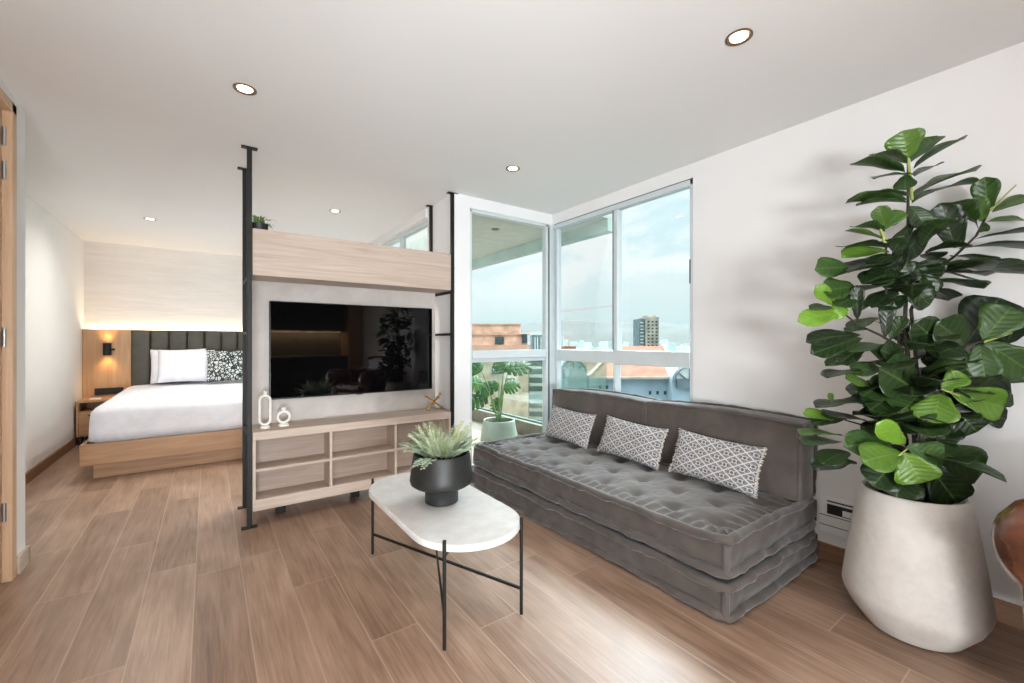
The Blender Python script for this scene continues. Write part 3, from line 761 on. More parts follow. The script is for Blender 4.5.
# throw cushions
def pillow_mesh(name, W, Hh, T, mat, parent, nu=36, nv=24, pinch=.06, uvflip=False):
    mb = MB()
    def f(sgn):
        def fn(a, c):
            x = 2*a-1; y = 2*c-1
            e = max(0, (1-x**4))*max(0, (1-y**4))
            px = x*W/2*(1-pinch*(1-abs(y)**2)*abs(x)**6*.9); py = y*Hh/2*(1-pinch*(1-abs(x)**2)*abs(y)**6*1.6)
            th = T/2*e**.55*(1+.12*noise.noise(Vector((x*2.5, y*2.5, sgn*3+W))))
            return Vector((px, py, sgn*th))
        return fn
    mb.grid(f(1), nu, nv, True); mb.grid(f(-1), nu, nv, True)
    return mb.build(name, mat, parent, smooth=80, weld=.0006)
def throw(loc, rot, label, W=.505, Hh=.285, T=.13):
    o = thing('throw_cushion', (0, 0, 0), label, 'cushion', 'patterned lumbar cushions on the sofa')
    pillow_mesh('cover', W, Hh, T, M['lattice'], o)
    for sg in (-1, 1):
        mb = MB()
        for i in range(34):
            y = -Hh/2+Hh*(i+.5)/34
            x0 = sg*(W/2*(1-.054*(1-(2*y/Hh)**2))-.004); l = random.uniform(.012, .022)
            mb.tube([(x0, y, 0), (x0+sg*l*.5, y+random.uniform(-.003, .003), random.uniform(-.004, .004)), (x0+sg*l, y+random.uniform(-.005, .005), random.uniform(-.006, .006))], [.0035, .0035, .002], 5)
        mb.build('fringe', M['fringe'], o, smooth=60)
    o.matrix_world = Matrix.Translation(loc) @ rot
    return o
def lean(tilt, yaw, roll=0):
    # local x -> -Y (towards the camera end), local y -> up, local z -> -X (faces the room)
    base = Matrix(((0, 0, -1, 0), (-1, 0, 0, 0), (0, 1, 0, 0), (0, 0, 0, 1)))
    return Matrix.Rotation(yaw, 4, 'Z') @ Matrix.Rotation(tilt, 4, 'Y') @ Matrix.Rotation(roll, 4, 'X') @ base
throw(Vector((2.455, 1.37, .492)), lean(R(22), R(4), R(3)), 'black and white lattice lumbar cushion nearest the fig tree')
throw(Vector((2.455, 1.985, .492)), lean(R(22), R(3), R(3)), 'black and white lattice lumbar cushion in front of the seam between the back cushions')
throw(Vector((2.47, 2.64, .492)), lean(R(20), R(0), R(2)), 'black and white lattice lumbar cushion at the window end of the sofa')

# ================================================================== COFFEE TABLE
tx, ty0, ty1, tr = .943, 1.435, 2.495, .247
tab = thing('coffee_table', (tx, (ty0+ty1)/2, 0), 'oval pale stone-topped coffee table on four thin black legs', 'table')
def stadium(r, z, n=20):
    pts = []
    for k in range(n+1): a = PI+PI*k/n; pts.append((tx+r*math.cos(a), ty0+tr+r*math.sin(a), z))
    for k in range(n+1): a = PI*k/n; pts.append((tx+r*math.cos(a), ty1-tr+r*math.sin(a), z))
    return pts
b_ = MB(); b_.loops([stadium(tr-.006, .372), stadium(tr, .376), stadium(tr, .397), stadium(tr-.004, .402)]); b_.build('table_top', M['table_stone'], tab, smooth=40)
legs = [(.752, 1.508), (1.126, 1.508), (.76, 2.422), (1.126, 2.422)]
for x, y in legs:
    MB().tube([(x, y, 0), (x, y, .424)], .0075, 12).build('leg', M['black_metal'], tab)
for a, c in ((legs[0], legs[3]), (legs[1], legs[2])):
    MB().bar((*a, .118+(.006 if a == legs[0] else -.006)), (*c, .118+(.006 if a == legs[0] else -.006)), .009, .011).build('cross_bar', M['black_metal'], tab)
for x, y in legs:
    v = (Vector((x, y, 0))-Vector((tx, max(ty0+tr, min(ty1-tr, y)), 0))).normalized()
    MB().bar((x, y, .366), (x-v.x*.09, y-v.y*.09, .366), .012, .012).build('top_support', M['black_metal'], tab)
# bowl planter with fern
bp = Vector((.955, 1.945, .402))
pf = thing('potted_fern', bp, 'pale green fern in a black footed bowl on the coffee table', 'plant')
b_ = MB(); b_.lathe([(.001, 0), (.078, 0), (.082, .004), (.082, .068), (.088, .076), (.135, .086), (.152, .098), (.157, .115), (.154, .135), (.140, .236), (.138, .242), (.132, .243), (.129, .236), (.128, .21), (.001, .21)], bp, 56)
b_.build('bowl', M['black_ceramic'], pf, smooth=38)
b_ = MB(); b_.lathe([(.128, .214), (.001, .222)], bp, 32, caps=False); b_.build('soil', M['soil'], pf)
fb = MB()
def frond(mb, B, dirn, L, rise, droop, pw, tone, np_=20):
    B = Vector(B); dirn = Vector(dirn).normalized(); side = dirn.cross(UP).normalized()
    pt = lambda s: B+dirn*(L*s)+UP*(rise*s-droop*s*s)
    mb_r.tube([pt(k/6) for k in range(7)], [.0022*(1-k/8) for k in range(7)], 5)
    for k in range(1, np_+1):
        s = k/np_*.98; p = pt(s); ll = pw*math.sin(PI*(.12+.86*s)**.8)+.006
        fwd = (pt(min(1, s+.03))-pt(s-.03)).normalized()
        for sg in (-1, 1):
            T = p+side*sg*ll+fwd*ll*.55+UP*random.uniform(-.004, .008)
            leaf(mb, p, T, .0055+.12*ll, UP+dirn*.2, tone+random.uniform(-.2, .2), curl=.1, cup=.1, wave=.01, prof=PROF_OVAL, ns=4, nc=2)
mb_r = MB()
for k in range(66):
    a = 2*PI*k/66*5.1+random.uniform(-.2, .2); tall = random.random()
    L = random.uniform(.09, .165)*(1.1-.5*tall); rise = .075+.10*tall+random.uniform(0, .03); dr = .022*(1-tall)+.018
    o = bp+Vector((math.cos(a)*random.uniform(.0, .085), math.sin(a)*random.uniform(.0, .085), .225))
    frond(fb, o, (math.cos(a), math.sin(a), 0), L, rise, dr, random.uniform(.020, .030), .2+.7*tall)
for a in (3.7, 3.9): 
    o = bp+Vector((math.cos(a)*.09, math.sin(a)*.09, .23)); frond(fb, o, (math.cos(a), math.sin(a), 0), .16, .05, .05, .022, .3)
fb.build('fronds', M['fern_leaf'], pf, smooth=0, recalc=False)
mb_r.build('stems', plain('fern_stem', (150, 165, 110), .7, var=.05), pf, smooth=60)

# small plant on the top box
gp = Vector((.292, 3.40, 1.932))
gplant = thing('potted_grass', gp, 'small dark pot of drooping grass on top of the divider beside the post', 'plant')
b_ = MB(); b_.lathe([(.001, 0), (.042, 0), (.055, .075), (.05, .077), (.047, .065), (.001, .064)], gp, 28); b_.build('pot', M['black_ceramic'], gplant)
gb = MB()
for k in range(70):
    a = random.uniform(0, 2*PI); L = random.uniform(.04, .095); o = gp+Vector((random.uniform(-.03, .03), random.uniform(-.03, .03), .065))
    T = o+Vector((math.cos(a)*L, math.sin(a)*L, random.uniform(-.03, .06)))
    leaf(gb, o, T, random.uniform(.006, .011), UP, random.random(), curl=.6, cup=.1, prof=PROF_OVAL, ns=6, nc=2)
gb.build('blades', M['grass_leaf'], gplant, smooth=0, recalc=False)

# ================================================================== BEDROOM
bx0, bx1, by0, by1 = -.885, 1.36, 5.08, 7.255
bed = thing('bed', ((bx0+bx1)/2, (by0+by1)/2, 0), 'wide bed with a honey oak platform base and recessed plinth', 'bed')
MB().box(bx0, bx1, by0, by0+.03, .135, .318).box(bx0, bx0+.03, by0+.03, by1, .135, .318).box(bx1-.03, bx1, by0+.03, by1, .135, .318).box(bx0+.03, bx1-.03, by0+.03, by1, .135, .25).build('platform', M['honey'], bed, bevel=.003)
MB().box(bx0+.07, bx1-.07, by0+.09, by1-.02, 0, .135).build('plinth', M['honey'], bed, bevel=.003)
MB().box(bx0+.07, bx1-.07, by0+.09, by1-.03, .25, .55).build('mattress', M['linen'], bed, bevel=.05, bseg=4)
# white duvet draped over the mattress
dv = MB()
ex0, ex1, ey0, ey1 = bx0+.032, bx1-.032, by0+.045, by1-.035
def duv(z, inset, fl_):
    pts = []
    n = 40; rc = .09
    def c(x, y, a0):
        for k in range(7): a = a0+PI/2*k/6; pts.append((x+rc*math.cos(a), y+rc*math.sin(a)))
    x0, x1, y0, y1 = ex0+inset, ex1-inset, ey0+inset, ey1-inset*.2
    def seg(p, q):
        for k in range(1, n): pts.append((p[0]+(q[0]-p[0])*k/n, p[1]+(q[1]-p[1])*k/n))
    c(x0+rc, y0+rc, PI); seg((x0+rc, y0), (x1-rc, y0)); c(x1-rc, y0+rc, 1.5*PI); seg((x1, y0+rc), (x1, y1-rc)); c(x1-rc, y1-rc, 0); seg((x1-rc, y1), (x0+rc, y1)); c(x0+rc, y1-rc, PI/2); seg((x0, y1-rc), (x0, y0+rc))
    out = []
    for p in pts:
        w = fl_*noise.noise(Vector((p[0]*5, p[1]*5, 0)))
        d = (Vector(p)-Vector(((x0+x1)/2, (y0+y1)/2))).normalized()
        yk = (p[1]-ey0)/(ey1-ey0)
        out.append((p[0]+d.x*w, p[1]+d.y*w, z+.008*noise.noise(Vector((p[0]*4, p[1]*4, z*3)))+(.02*yk if z > .5 else 0)))
    return out
dv.loops([duv(.322, .004, .012), duv(.40, .006, .012), duv(.50, .010, .008), duv(.565, .016, .004), duv(.600, .04, .003), duv(.617, .09, 0), duv(.628, .25, 0), duv(.635, .6, 0), duv(.637, .98, 0)], caps=False); dv.bm.verts.ensure_lookup_table(); dv.bm.faces.new(dv.bm.verts[-(len(dv.bm.verts)//9):])
dvo = dv.build('duvet', M['linen'], smooth=80, solid=.006)
tag(dvo, 'smooth white duvet spread over the bed', 'duvet')
def bed_pillow(name, loc, rot, W, Hh, T, mat, label, cat='pillow', group=None):
    o = pillow_mesh(name, W, Hh, T, mat, None, pinch=.04)
    me = o.data
    o.matrix_world = Matrix.Translation(loc) @ rot
    return tag(o, label, cat, group)
def stand(tilt, yaw=0, roll=0):   # faces -Y, leaning back on the headboard
    base = Matrix(((1, 0, 0, 0), (0, 0, -1, 0), (0, 1, 0, 0), (0, 0, 0, 1)))
    return Matrix.Rotation(yaw, 4, 'Z') @ Matrix.Rotation(-tilt, 4, 'X') @ Matrix.Rotation(roll, 4, 'Y') @ base
def pl(name, loc, rot, W, Hh, T, mat, label):
    mb_o = bed_pillow(name, Vector(loc), rot, W, Hh, T, mat, label); return mb_o
pl('pillow', (-.30, 7.12, .872), stand(R(10), 0, R(-1)), .58, .44, .16, M['linen'], 'white pillow at the back against the dark headboard, mostly hidden')
pl('pillow', (-.215, 6.91, .862), stand(R(18), 0, R(1)), .58, .43, .17, M['linen'], 'white pillow in front, leaning beside the speckled cushion')
pl('bed_cushion', (.27, 6.79, .855), stand(R(20), 0, 0), .56, .43, .15, M['speckle'], 'white cushion with dark teal speckled print on the bed').__setitem__('category', 'cushion')
# headboard wall
hb = thing('headboard', (.1, 7.35, .0), 'wall-wide headboard of honey oak panel and dark padded vertical channels', 'headboard')
MB().box(XB+.003, -.798, 7.30, 7.345, 0, 1.352).build('side_panel', M['honey_z'], hb, bevel=.002)
pitch = .191; k = 0; x = -.798
while x < 1.32:
    x1 = min(x+pitch, 1.36); m_ = MB()
    def pad(a, c, x=x, x1=x1):
        e = (math.sin(PI*min(1, max(0, a))))**.16
        e2 = 1 if 0 < c < 1 else 0
        return Vector((x+(x1-x)*a, 7.30-.034*e*e2, .25+(1.35-.25)*c))
    m_.grid(pad, 14, 24); m_.box(x, x1, 7.302, 7.345, .25, 1.35)
    m_.build('padded_channel', M['headboard'], hb, smooth=50)
    x = x1
MB().box(-.798, 1.36, 7.345, 7.36, .2, 1.34).build('backing', M['honey'], hb)
MB().box(XB+.06, 1.36, 7.362, 7.376, 1.322, 1.334).build('light_strip', M['led'], hb, smooth=0)
MB().box(XB+.01, 1.36, 7.345, 7.398, 1.30, 1.32).build('cove_ledge', M['honey'], hb)
# sconce
sc = thing('wall_sconce', (-1.02, 7.27, 1.03), 'small black up-and-down wall lamp glowing on the oak panel', 'wall lamp')
b_ = MB(); b_.lathe([(.036, -.075), (.04, -.075), (.04, .075), (.036, .075), (.034, .06), (.034, -.06), (.036, -.075)], (-1.015, 7.245, 1.105), 28, caps=False); b_.build('shade', M['black_metal'], sc)
MB().box(-1.035, -.995, 7.278, 7.299, 1.06, 1.15).build('wall_plate', M['black_metal'], sc, bevel=.003)
MB().tube([(-.975, 7.245, 1.10), (-.945, 7.235, 1.10)], .012, 12).build('switch', M['black_metal'], sc)
BULB = emit('sconce_bulb', (255, 190, 110), 25)
for q in (.05, -.05): b_ = MB(); b_.lathe([(.033, q), (.001, q)], (-1.015, 7.245, 1.105), 20, caps=False); b_.build('bulb', BULB, sc)
# black panel of switches and the nightstand
tag(MB().box(-1.135, -.87, 7.282, 7.299, .535, .62).build('socket_panel', M['black_gloss'], bevel=.003), 'black rectangular socket panel on the oak wall above the nightstand', 'socket')
ns_ = thing('nightstand', (-1.05, 7.08, 0), 'honey oak nightstand with open shelf squeezed beside the bed', 'nightstand')
nx0, nx1, ny0, ny1, nz = -1.225, -.90, 6.88, 7.295, .515
MB().box(nx0, nx1, ny0, ny1, nz-.025, nz).box(nx0, nx0+.02, ny0, ny1, .1, nz-.025).box(nx1-.02, nx1, ny0, ny1, .1, nz-.025).box(nx0+.02, nx1-.02, ny1-.015, ny1, .1, nz-.025).box(nx0+.02, nx1-.02, ny0+.01, ny1-.015, .375, .39).box(nx0+.02, nx1-.02, ny0+.01, ny1-.015, .1, .12).build('body', M['honey'], ns_, bevel=.002)
dr = MB().box(nx0+.022, nx1-.022, ny0, ny0+.02, .122, .372).build('drawer', M['honey'], ns_, bevel=.002)
MB().box(nx0+.1, nx1-.1, ny0-.012, ny0, .34, .352).build('handle', M['black_metal'], dr, bevel=.002)
for x, y in ((nx0+.03, ny0+.03), (nx1-.03, ny0+.03), (nx0+.03, ny1-.04), (nx1-.03, ny1-.04)): MB().box(x-.015, x+.015, y-.015, y+.015, 0, .1).build('foot', M['black_metal'], ns_, bevel=.002)
b_ = MB(); b_.box(-1.13, -1.03, 6.95, 7.03, nz, nz+.012); tag(b_.build('note_card', M['white_plastic'], bevel=.003), 'small white card lying on the nightstand', 'card')

# ================================================================== RIGHT WALL: socket panel, leather armchair
sk = thing('wall_outlet', (XR, .86, .30), 'white wall outlet trunking with a dark slot between the sofa and the concrete pot', 'outlet')
oy0, oy1 = .68, .935
MB().box(XR-.012, XR-.001, oy0, oy1, .155, .35).build('cover_plate', M['white_plastic'], sk, bevel=.002)
MB().box(XR-.0135, XR-.0115, .765, .90, .262, .315).build('slot', M['dark_void'], sk, smooth=0)
MB().box(XR-.0135, XR-.0115, .765, .90, .327, .334).build('slot', M['dark_void'], sk, smooth=0)
MB().box(XR-.018, XR-.013, .77, .83, .267, .298).build('plug_socket', M['white_plastic'], sk, bevel=.002)
MB().box(XR-.0135, XR-.0115, oy0, oy1, .248, .252).box(XR-.0135, XR-.0115, oy0, oy1, .195, .199).build('groove', M['gasket'], sk, smooth=0)

ch = thing('leather_armchair', (1.90, .12, 0), 'glossy brown leather armchair cut off by the right edge of the photo', 'armchair')
# near arm: a fat rounded roll whose front tip shows
def arm(yc, sgn):
    rings = []; n = 20
    prof = [(1.86, .02, .03), (1.872, .06, .075), (1.90, .085, .115), (1.95, .098, .135), (2.02, .102, .14), (2.12, .103, .14), (2.4, .103, .14), (2.62, .1, .135), (2.70, .08, .11)]
    for x, ry, rz in prof:
        zc = .555
        rings.append([(x+.0*math.sin(a), yc+ry*math.cos(a), zc+rz*math.sin(a)*(1 if math.sin(a) > 0 else 1.15)+.015*(x-1.9)) for a in [2*PI*k/n for k in range(n)]])
    b_ = MB(); b_.loops(rings); o = b_.build('arm', M['leather'], ch, smooth=70)
    b_ = MB(); x, ry, rz = 2.075, .1035, .141
    b_.tube([(x, yc+ry*math.cos(a), .557+rz*math.sin(a)*(1 if math.sin(a) > 0 else 1.15)) for a in [2*PI*k/24 for k in range(24)]], .004, 6, closed=True)
    b_.build('seam', M['pipe_dark'], o, smooth=60)
    MB().hull([(1.99, yc-.06, .09), (2.66, yc-.06, .09), (2.66, yc+.06, .09), (1.99, yc+.06, .09)], [(1.97, yc-.075, .46), (2.68, yc-.075, .46), (2.68, yc+.075, .46), (1.97, yc+.075, .46)]).build('side_panel', M['leather'], ch, bevel=.03, bseg=4)
AY = .12
arm(AY, 1); arm(AY-.78, -1)
MB().box(1.96, 2.6, AY-.68, AY-.1, .16, .34).build('seat_base', M['leather'], ch, bevel=.03, bseg=3)
MB().box(1.93, 2.55, AY-.675, AY-.105, .345, .47).build('seat_cushion', M['leather'], ch, bevel=.05, bseg=4)
MB().hull([(2.52, AY-.675, .3), (2.66, AY-.675, .3), (2.66, AY-.105, .3), (2.52, AY-.105, .3)], [(2.58, AY-.675, .9), (2.72, AY-.675, .9), (2.72, AY-.105, .9), (2.58, AY-.105, .9)]).build('backrest', M['leather'], ch, bevel=.05, bseg=4)
for x in (2.02, 2.62):
    for y in (AY, AY-.78): MB().hull([(x-.012, y-.012, -.0445), (x+.012, y-.012, -.0445), (x+.012, y+.012, -.0445), (x-.012, y+.012, -.0445)], [(x-.022, y-.022, .1), (x+.022, y-.022, .1), (x+.022, y+.022, .1), (x-.022, y+.022, .1)]).build('leg', M['pipe_dark'], ch)

ch.rotation_euler.z = R(-25); ch.location = (1.955, .14, .045)
# kitchen run mirrored in the screen
kt = thing('kitchen_unit', (1.6, YK+.3, 0), 'dark kitchen run with a warm light under its wall cupboards, mirrored in the television', 'kitchen')
dk = plain('dark_laminate', (44, 38, 34), .5, var=.05)
MB().box(.56, 2.45, YK+.003, YK+.6, .1, .86).build('base_cabinet', dk, kt, bevel=.003)
MB().box(.56, 2.45, YK+.003, YK+.62, .86, .9).build('worktop', plain('worktop', (120, 116, 112), .4), kt, bevel=.003)
MB().box(.56, 2.45, YK+.003, YK+.36, 1.42, 2.43).build('wall_cabinet', dk, kt, bevel=.003)
MB().box(.6, 2.43, YK+.05, YK+.07, 1.41, 1.42).build('light_strip', M['led'], kt, smooth=0)
MB().box(2.46, 2.76, YK+.003, YK+.62, 0, 2.43).build('tall_cabinet', M['honey_z'], kt, bevel=.003)
MB().box(.56, 2.45, YK+.001, YK+.0025, .9, 1.42).build('splashback', plain('splashback', (120, 112, 104), .5), kt, smooth=0)

# ================================================================== BALCONY PLANT AND TABLE
mp = Vector((2.50, 3.74, -.02))
mo = thing('potted_monstera', mp, 'monstera in a sage green pot outside on the balcony', 'plant')
b_ = MB(); b_.lathe([(.001, 0), (.15, 0), (.185, .02), (.205, .12), (.19, .25), (.165, .395), (.16, .40), (.152, .395), (.15, .36), (.001, .36)], mp, 44); b_.build('pot', M['sage'], mo)
b_ = MB(); b_.lathe([(.15, .362), (.001, .37)], mp, 30, caps=False); b_.build('soil', M['soil'], mo)
DM = depth_of(mp)
ml = MB(); ms = MB()
def monstera(B, T, w, nrm, tone):
    B = Vector(B); T = Vector(T); d = T-B; L = d.length; side = d.cross(nrm).normalized(); n = side.cross(d).normalized()
    nf = 5
    # fingers either side of the rib
    for sg in (-1, 1):
        for k in range(nf):
            s0 = .02+k/nf*.93; s1 = s0+.93/nf*.80
            wk = w/2*math.sin(PI*(.16+.80*(k+.5)/nf))**.7
            sweep = .10+.12*(k/nf)
            def fn(a, c, s0=s0, s1=s1, wk=wk, sg=sg, sweep=sweep, k=k):
                full = .93/nf; k_ = 1.0 if a < .5 else 1-.28*((a-.5)/.5)
                s = s0+full*(.5+(c-.5)*k_)*1.02 + sweep*a*.8
                return B+d*s+side*(sg*wk*a)+n*(-.10*w*a*a)
            ml.grid(fn, 6, 3, True, tone+random.uniform(-.08, .08))
lv = [((482,372),(462,352),.20,.5), ((504,368),(530,366),.17,.4), ((503,388),(519,384),.15,.62), ((499,383),(476,392),.16,.4), ((484,384),(465,380),.18,.62), ((488,395),(466,404),.18,.35), ((500,398),(492,410),.11,.5), ((508,372),(498,358),.16,.45)]
root = mp+Vector((0, 0, .38))
for (b0, t0, w, tn) in lv:
    dz = random.uniform(-.12, .08)
    B = P(*b0, DM+dz); T = P(*t0, DM+dz+random.uniform(-.08, .08))
    monstera(B, T, w*1.25, CAMDIR(B)*.7+UP*.6, tn)
    mid = (root+B)/2+Vector((0, 0, .05)); ms.tube([root+Vector((random.uniform(-.03, .03), random.uniform(-.03, .03), -.02)), mid, B], [.008, .006, .004], 6)
ml.build('leaves', M['monstera_leaf'], mo, smooth=60, recalc=False, solid=.001)
ms.build('stems', M['green_stem'], mo, smooth=60)
bt = thing('balcony_table', (2.18, 4.35, -.02), 'white-topped side table with slanted wooden legs on the balcony, half behind the column', 'table')
bc = Vector((2.20, 4.25, 0)); zt = 1.2-33*depth_of(bc)/F
b_ = MB(); b_.lathe([(.001, zt-.03), (.255, zt-.03), (.26, zt-.025), (.26, zt-.004), (.255, zt), (.001, zt)], (bc.x, bc.y, 0), 44); b_.build('table_top', M['white_plastic'], bt)
for a in (.4, 2.5, 4.6):
    MB().tube([(bc.x+.12*math.cos(a), bc.y+.12*math.sin(a), zt-.03), (bc.x+.27*math.cos(a), bc.y+.27*math.sin(a), -.02)], [.016, .012], 10).build('leg', M['honey_z'], bt)

# ================================================================== CITY OUTSIDE
def at(u, d): return P(u, 341.5, d)
def hz(v, d): return 1.2+(341.5-v)*d/F
def block(mb, c, ax, w, dpt, z0, z1):      # box with front face centred at c (facing the flat), ax = along-face direction
    ax = Vector(ax).normalized(); bk = Vector((-ax.y, ax.x, 0))
    if bk.dot(FW) < 0: bk = -bk
    p = [c-ax*w/2, c+ax*w/2, c+ax*w/2+bk*dpt, c-ax*w/2+bk*dpt]
    return mb.hull([(q.x, q.y, z0) for q in p], [(q.x, q.y, z1) for q in p])
GZ = -28
tag(MB().box(-300, 2600, 20, 3600, GZ-1, GZ).build('ground', M['ext_ground'], smooth=0), kind='structure')
# brick block at the left
D = 46
A_ = (RT*1.0+FW*.12).normalized()
bb_ = thing('brick_building', at(490, D)-Vector((0, 0, 1.2-GZ)), 'orange brick apartment building behind the monstera', 'building')
wpx = lambda px, d=D: px*d/F
c = at(486, D)
body = MB(); block(body, c, A_, wpx(86), 14, GZ, hz(347, D)); body.build('wall', M['brick'], bb_, smooth=0)
body = MB(); block(body, at(484, D)+FW*.5, A_, wpx(88), 12, hz(347, D)+.001, hz(334, D)); block(body, at(482, D)+FW*.8, A_, wpx(78), 10, hz(334, D), hz(324, D)); body.build('penthouse', M['brick'], bb_, smooth=0)
pb = MB(); block(pb, at(487, D)-FW*.25, A_, wpx(88), 1, hz(350.5, D), hz(345, D)); block(pb, at(485, D)+FW*.3, A_, wpx(91), .5, hz(335, D), hz(333.6, D)); block(pb, at(482, D)+FW*.6, A_, wpx(80), .5, hz(324.4, D), hz(323.3, D)); pb.build('cornice', M['brick_dark'], bb_, smooth=0)
for u0, u1, v0, v1, off in ((471, 485, 337, 344, .44), (495, 504, 337, 344, .44), (522, 527.5, 334, 343.5, .44), (492, 501, 366, 374, -.06), (505, 515, 378, 388, -.06), (472, 482, 388, 398, -.06)):
    wn = MB(); block(wn, at((u0+u1)/2, D)+FW*(off+.0)+A_*0, A_, wpx(u1-u0), .3, hz(v1, D), hz(v0, D)); wo = wn.build('window', M['ext_glass'], bb_, smooth=0)
# white balcony stack to its right
D2 = 52
wb = thing('balcony_tower', at(538, D2)-Vector((0, 0, 1.2-GZ)), 'white apartment block with stacked balconies beside the brick building', 'building')
m1 = MB(); block(m1, at(541, D2)+FW*1.2, RT, wpx(24, D2), 9, GZ, hz(352, D2)); m1.build('wall', M['ext_teal'], wb, smooth=0)
for k in range(12):
    v = 358+k*8.5; sl = MB(); block(sl, at(538, D2), RT, wpx(17, D2), 1.4, hz(v+2.6, D2), hz(v, D2)); sl.build('balcony_slab', M['ext_white'], wb, smooth=0)
sl = MB(); block(sl, at(547.5, D2)+FW*.1, RT, wpx(3, D2), 1.4, GZ, hz(354, D2)); sl.build('pier', M['ext_white'], wb, smooth=0)
# slate tower above
D3 = 150
gt = thing('slate_tower', at(540, D3)-Vector((0, 0, 1.2-GZ)), 'slate grey tower just left of the window corner post', 'building')
m1 = MB(); block(m1, at(538, D3), RT, wpx(12, D3), 14, GZ, hz(335, D3)); block(m1, at(546, D3)+FW*2, RT, wpx(9, D3), 14, GZ, hz(337.5, D3)); m1.build('wall', M['ext_dark'], gt, smooth=0)
m1 = MB()
for u in (535, 537.5, 541, 547): block(m1, at(u, D3)-FW*.4, RT, wpx(.9, D3), .3, hz(352, D3), hz(337, D3))
m1.build('window_column', M['ext_white'], gt, smooth=0)
# terracotta-roofed house with two arched gables
D4 = 44
hs = thing('terracotta_house', at(630, D4)-Vector((0, 0, 1.2-GZ)), 'blue-grey building with a broad terracotta hip roof and arched gables', 'building')
wp4 = lambda px: px*D4/F
m1 = MB(); block(m1, at(631, D4), RT, wp4(84), 14, GZ, hz(379, D4)); m1.build('wall', M['ext_grey'], hs, smooth=0)
f0 = at(587, D4)-FW*.6; f1 = at(674, D4)-FW*.6; bk_ = FW*15
e0, e1 = hz(379.5, D4), hz(376.5, D4)
rz = hz(346, D4+8)
r0 = at(619, D4+8); r1 = at(664, D4+8)
rf = MB()
vs = [Vector((q.x, q.y, e1)) for q in (f0, f1, f1+bk_, f0+bk_)]+[Vector((r0.x, r0.y, rz)), Vector((r1.x, r1.y, rz))]
bv = [rf.bm.verts.new(q) for q in vs]
for f in ((0, 1, 5, 4), (1, 2, 5), (2, 3, 4, 5), (3, 0, 4), (3, 2, 1, 0)): rf.bm.faces.new([bv[i] for i in f])
rf.build('roof', M['terracotta'], hs, smooth=0)
ev = MB(); ev.bar(Vector((f0.x, f0.y, e1-.1)), Vector((f1.x, f1.y, e1-.1)), .3, .22); ev.build('eave', M['ext_concrete'], hs, smooth=0)
hp = MB(); 
for a, b2 in ((f0, r0), (f1, r1)): hp.bar(Vector((a.x, a.y, e1+.12)), Vector((b2.x, b2.y, rz+.12)), .35, .12)
hp.build('hip_ridge', M['brick_dark'], hs, smooth=0)
for u in (650, 657.5, 665, 600, 607):
    wn = MB(); block(wn, at(u, D4)-FW*.05, RT, wp4(2.4), .3, hz(394.5 if u > 640 else 389, D4), hz(391 if u > 640 else 385.5, D4)); wn.build('window', M['ext_glass'], hs, smooth=0)
def arched(u, hw, vtop, vbase, dd, frame_mat, lab):
    n = 18; cx = at(u, dd); r = wp4(hw)*dd/D4; zb_ = hz(vbase, dd); zc = hz(vtop, dd)-r
    g = MB(); outer = [Vector((cx.x, cx.y, 0))+RT*(r*math.cos(PI*k/n))+UP*(zc+r*math.sin(PI*k/n)) for k in range(n+1)]
    ring = [Vector((cx.x, cx.y, 0))-RT*r+UP*GZ, Vector((cx.x, cx.y, 0))+RT*r+UP*GZ]+outer
    g.hull(ring, [q+FW*6 for q in ring]); g.build('arched_gable', M[frame_mat], hs, smooth=30)
    g = MB(); r2 = r*.80; cf = Vector((cx.x, cx.y, 0))-FW*.12
    ring = [cf-RT*r2+UP*(zc-r*.25), cf+RT*r2+UP*(zc-r*.25)]+[cf+RT*(r2*math.cos(PI*k/n))+UP*(zc+r2*math.sin(PI*k/n)) for k in range(n+1)]
    g.hull(ring, [q+FW*.2 for q in ring]); g.build('arched_window', M['ext_white'], hs, smooth=30)
    g = MB(); 
    for k in (4, 9, 14): g.bar(cf-FW*.1+UP*zc, cf-FW*.1+RT*(r2*math.cos(PI*k/n))+UP*(zc+r2*math.sin(PI*k/n)), .12, .08)
    g.bar(cf-RT*r2-FW*.1+UP*(zc-.1), cf+RT*r2-FW*.1+UP*(zc-.1), .5, .9); g.build('mullion', M['ext_dark'], hs, smooth=0)
    g = MB(); g.tube([cf-FW*.2+RT*(r*.93*math.cos(PI*k/n))+UP*(zc+r*.93*math.sin(PI*k/n)) for k in range(n+1)], r*.07, 6); g.build('arch_trim', M['ext_dark'], hs, smooth=30)
arched(689, 17, 365, 400, D4-1.5, 'ext_grey', '')
arched(573, 13.5, 359, 400, D4-1.5, 'ext_teal', '')
# concrete tower
D5 = 230
ct = thing('concrete_tower', at(650, D5)-Vector((0, 0, 1.2-GZ)), 'lone weathered concrete high-rise standing behind the terracotta roof', 'building')
wp5 = lambda px: px*D5/F
m1 = MB(); block(m1, at(643, D5)+FW*2, RT, wp5(5), 12, GZ, hz(318.5, D5)); m1.build('stair_core', M['ext_dark'], ct, smooth=0)
m1 = MB(); block(m1, at(652.5, D5), RT, wp5(13), 14, GZ, hz(317, D5)); block(m1, at(652.5, D5)+FW*2, RT, wp5(9), 8, hz(317, D5), hz(315, D5)); m1.build('wall', M['ext_concrete'], ct, smooth=0)
m1 = MB()
for k in range(8):
    for u in (648.5, 652.5, 656.5): block(m1, at(u, D5)-FW*.3, RT, wp5(1.8), .4, hz(321+k*3.4+1.4, D5), hz(321+k*3.4, D5))
m1.build('window', M['ext_glass'], ct, smooth=0)
m1 = MB()
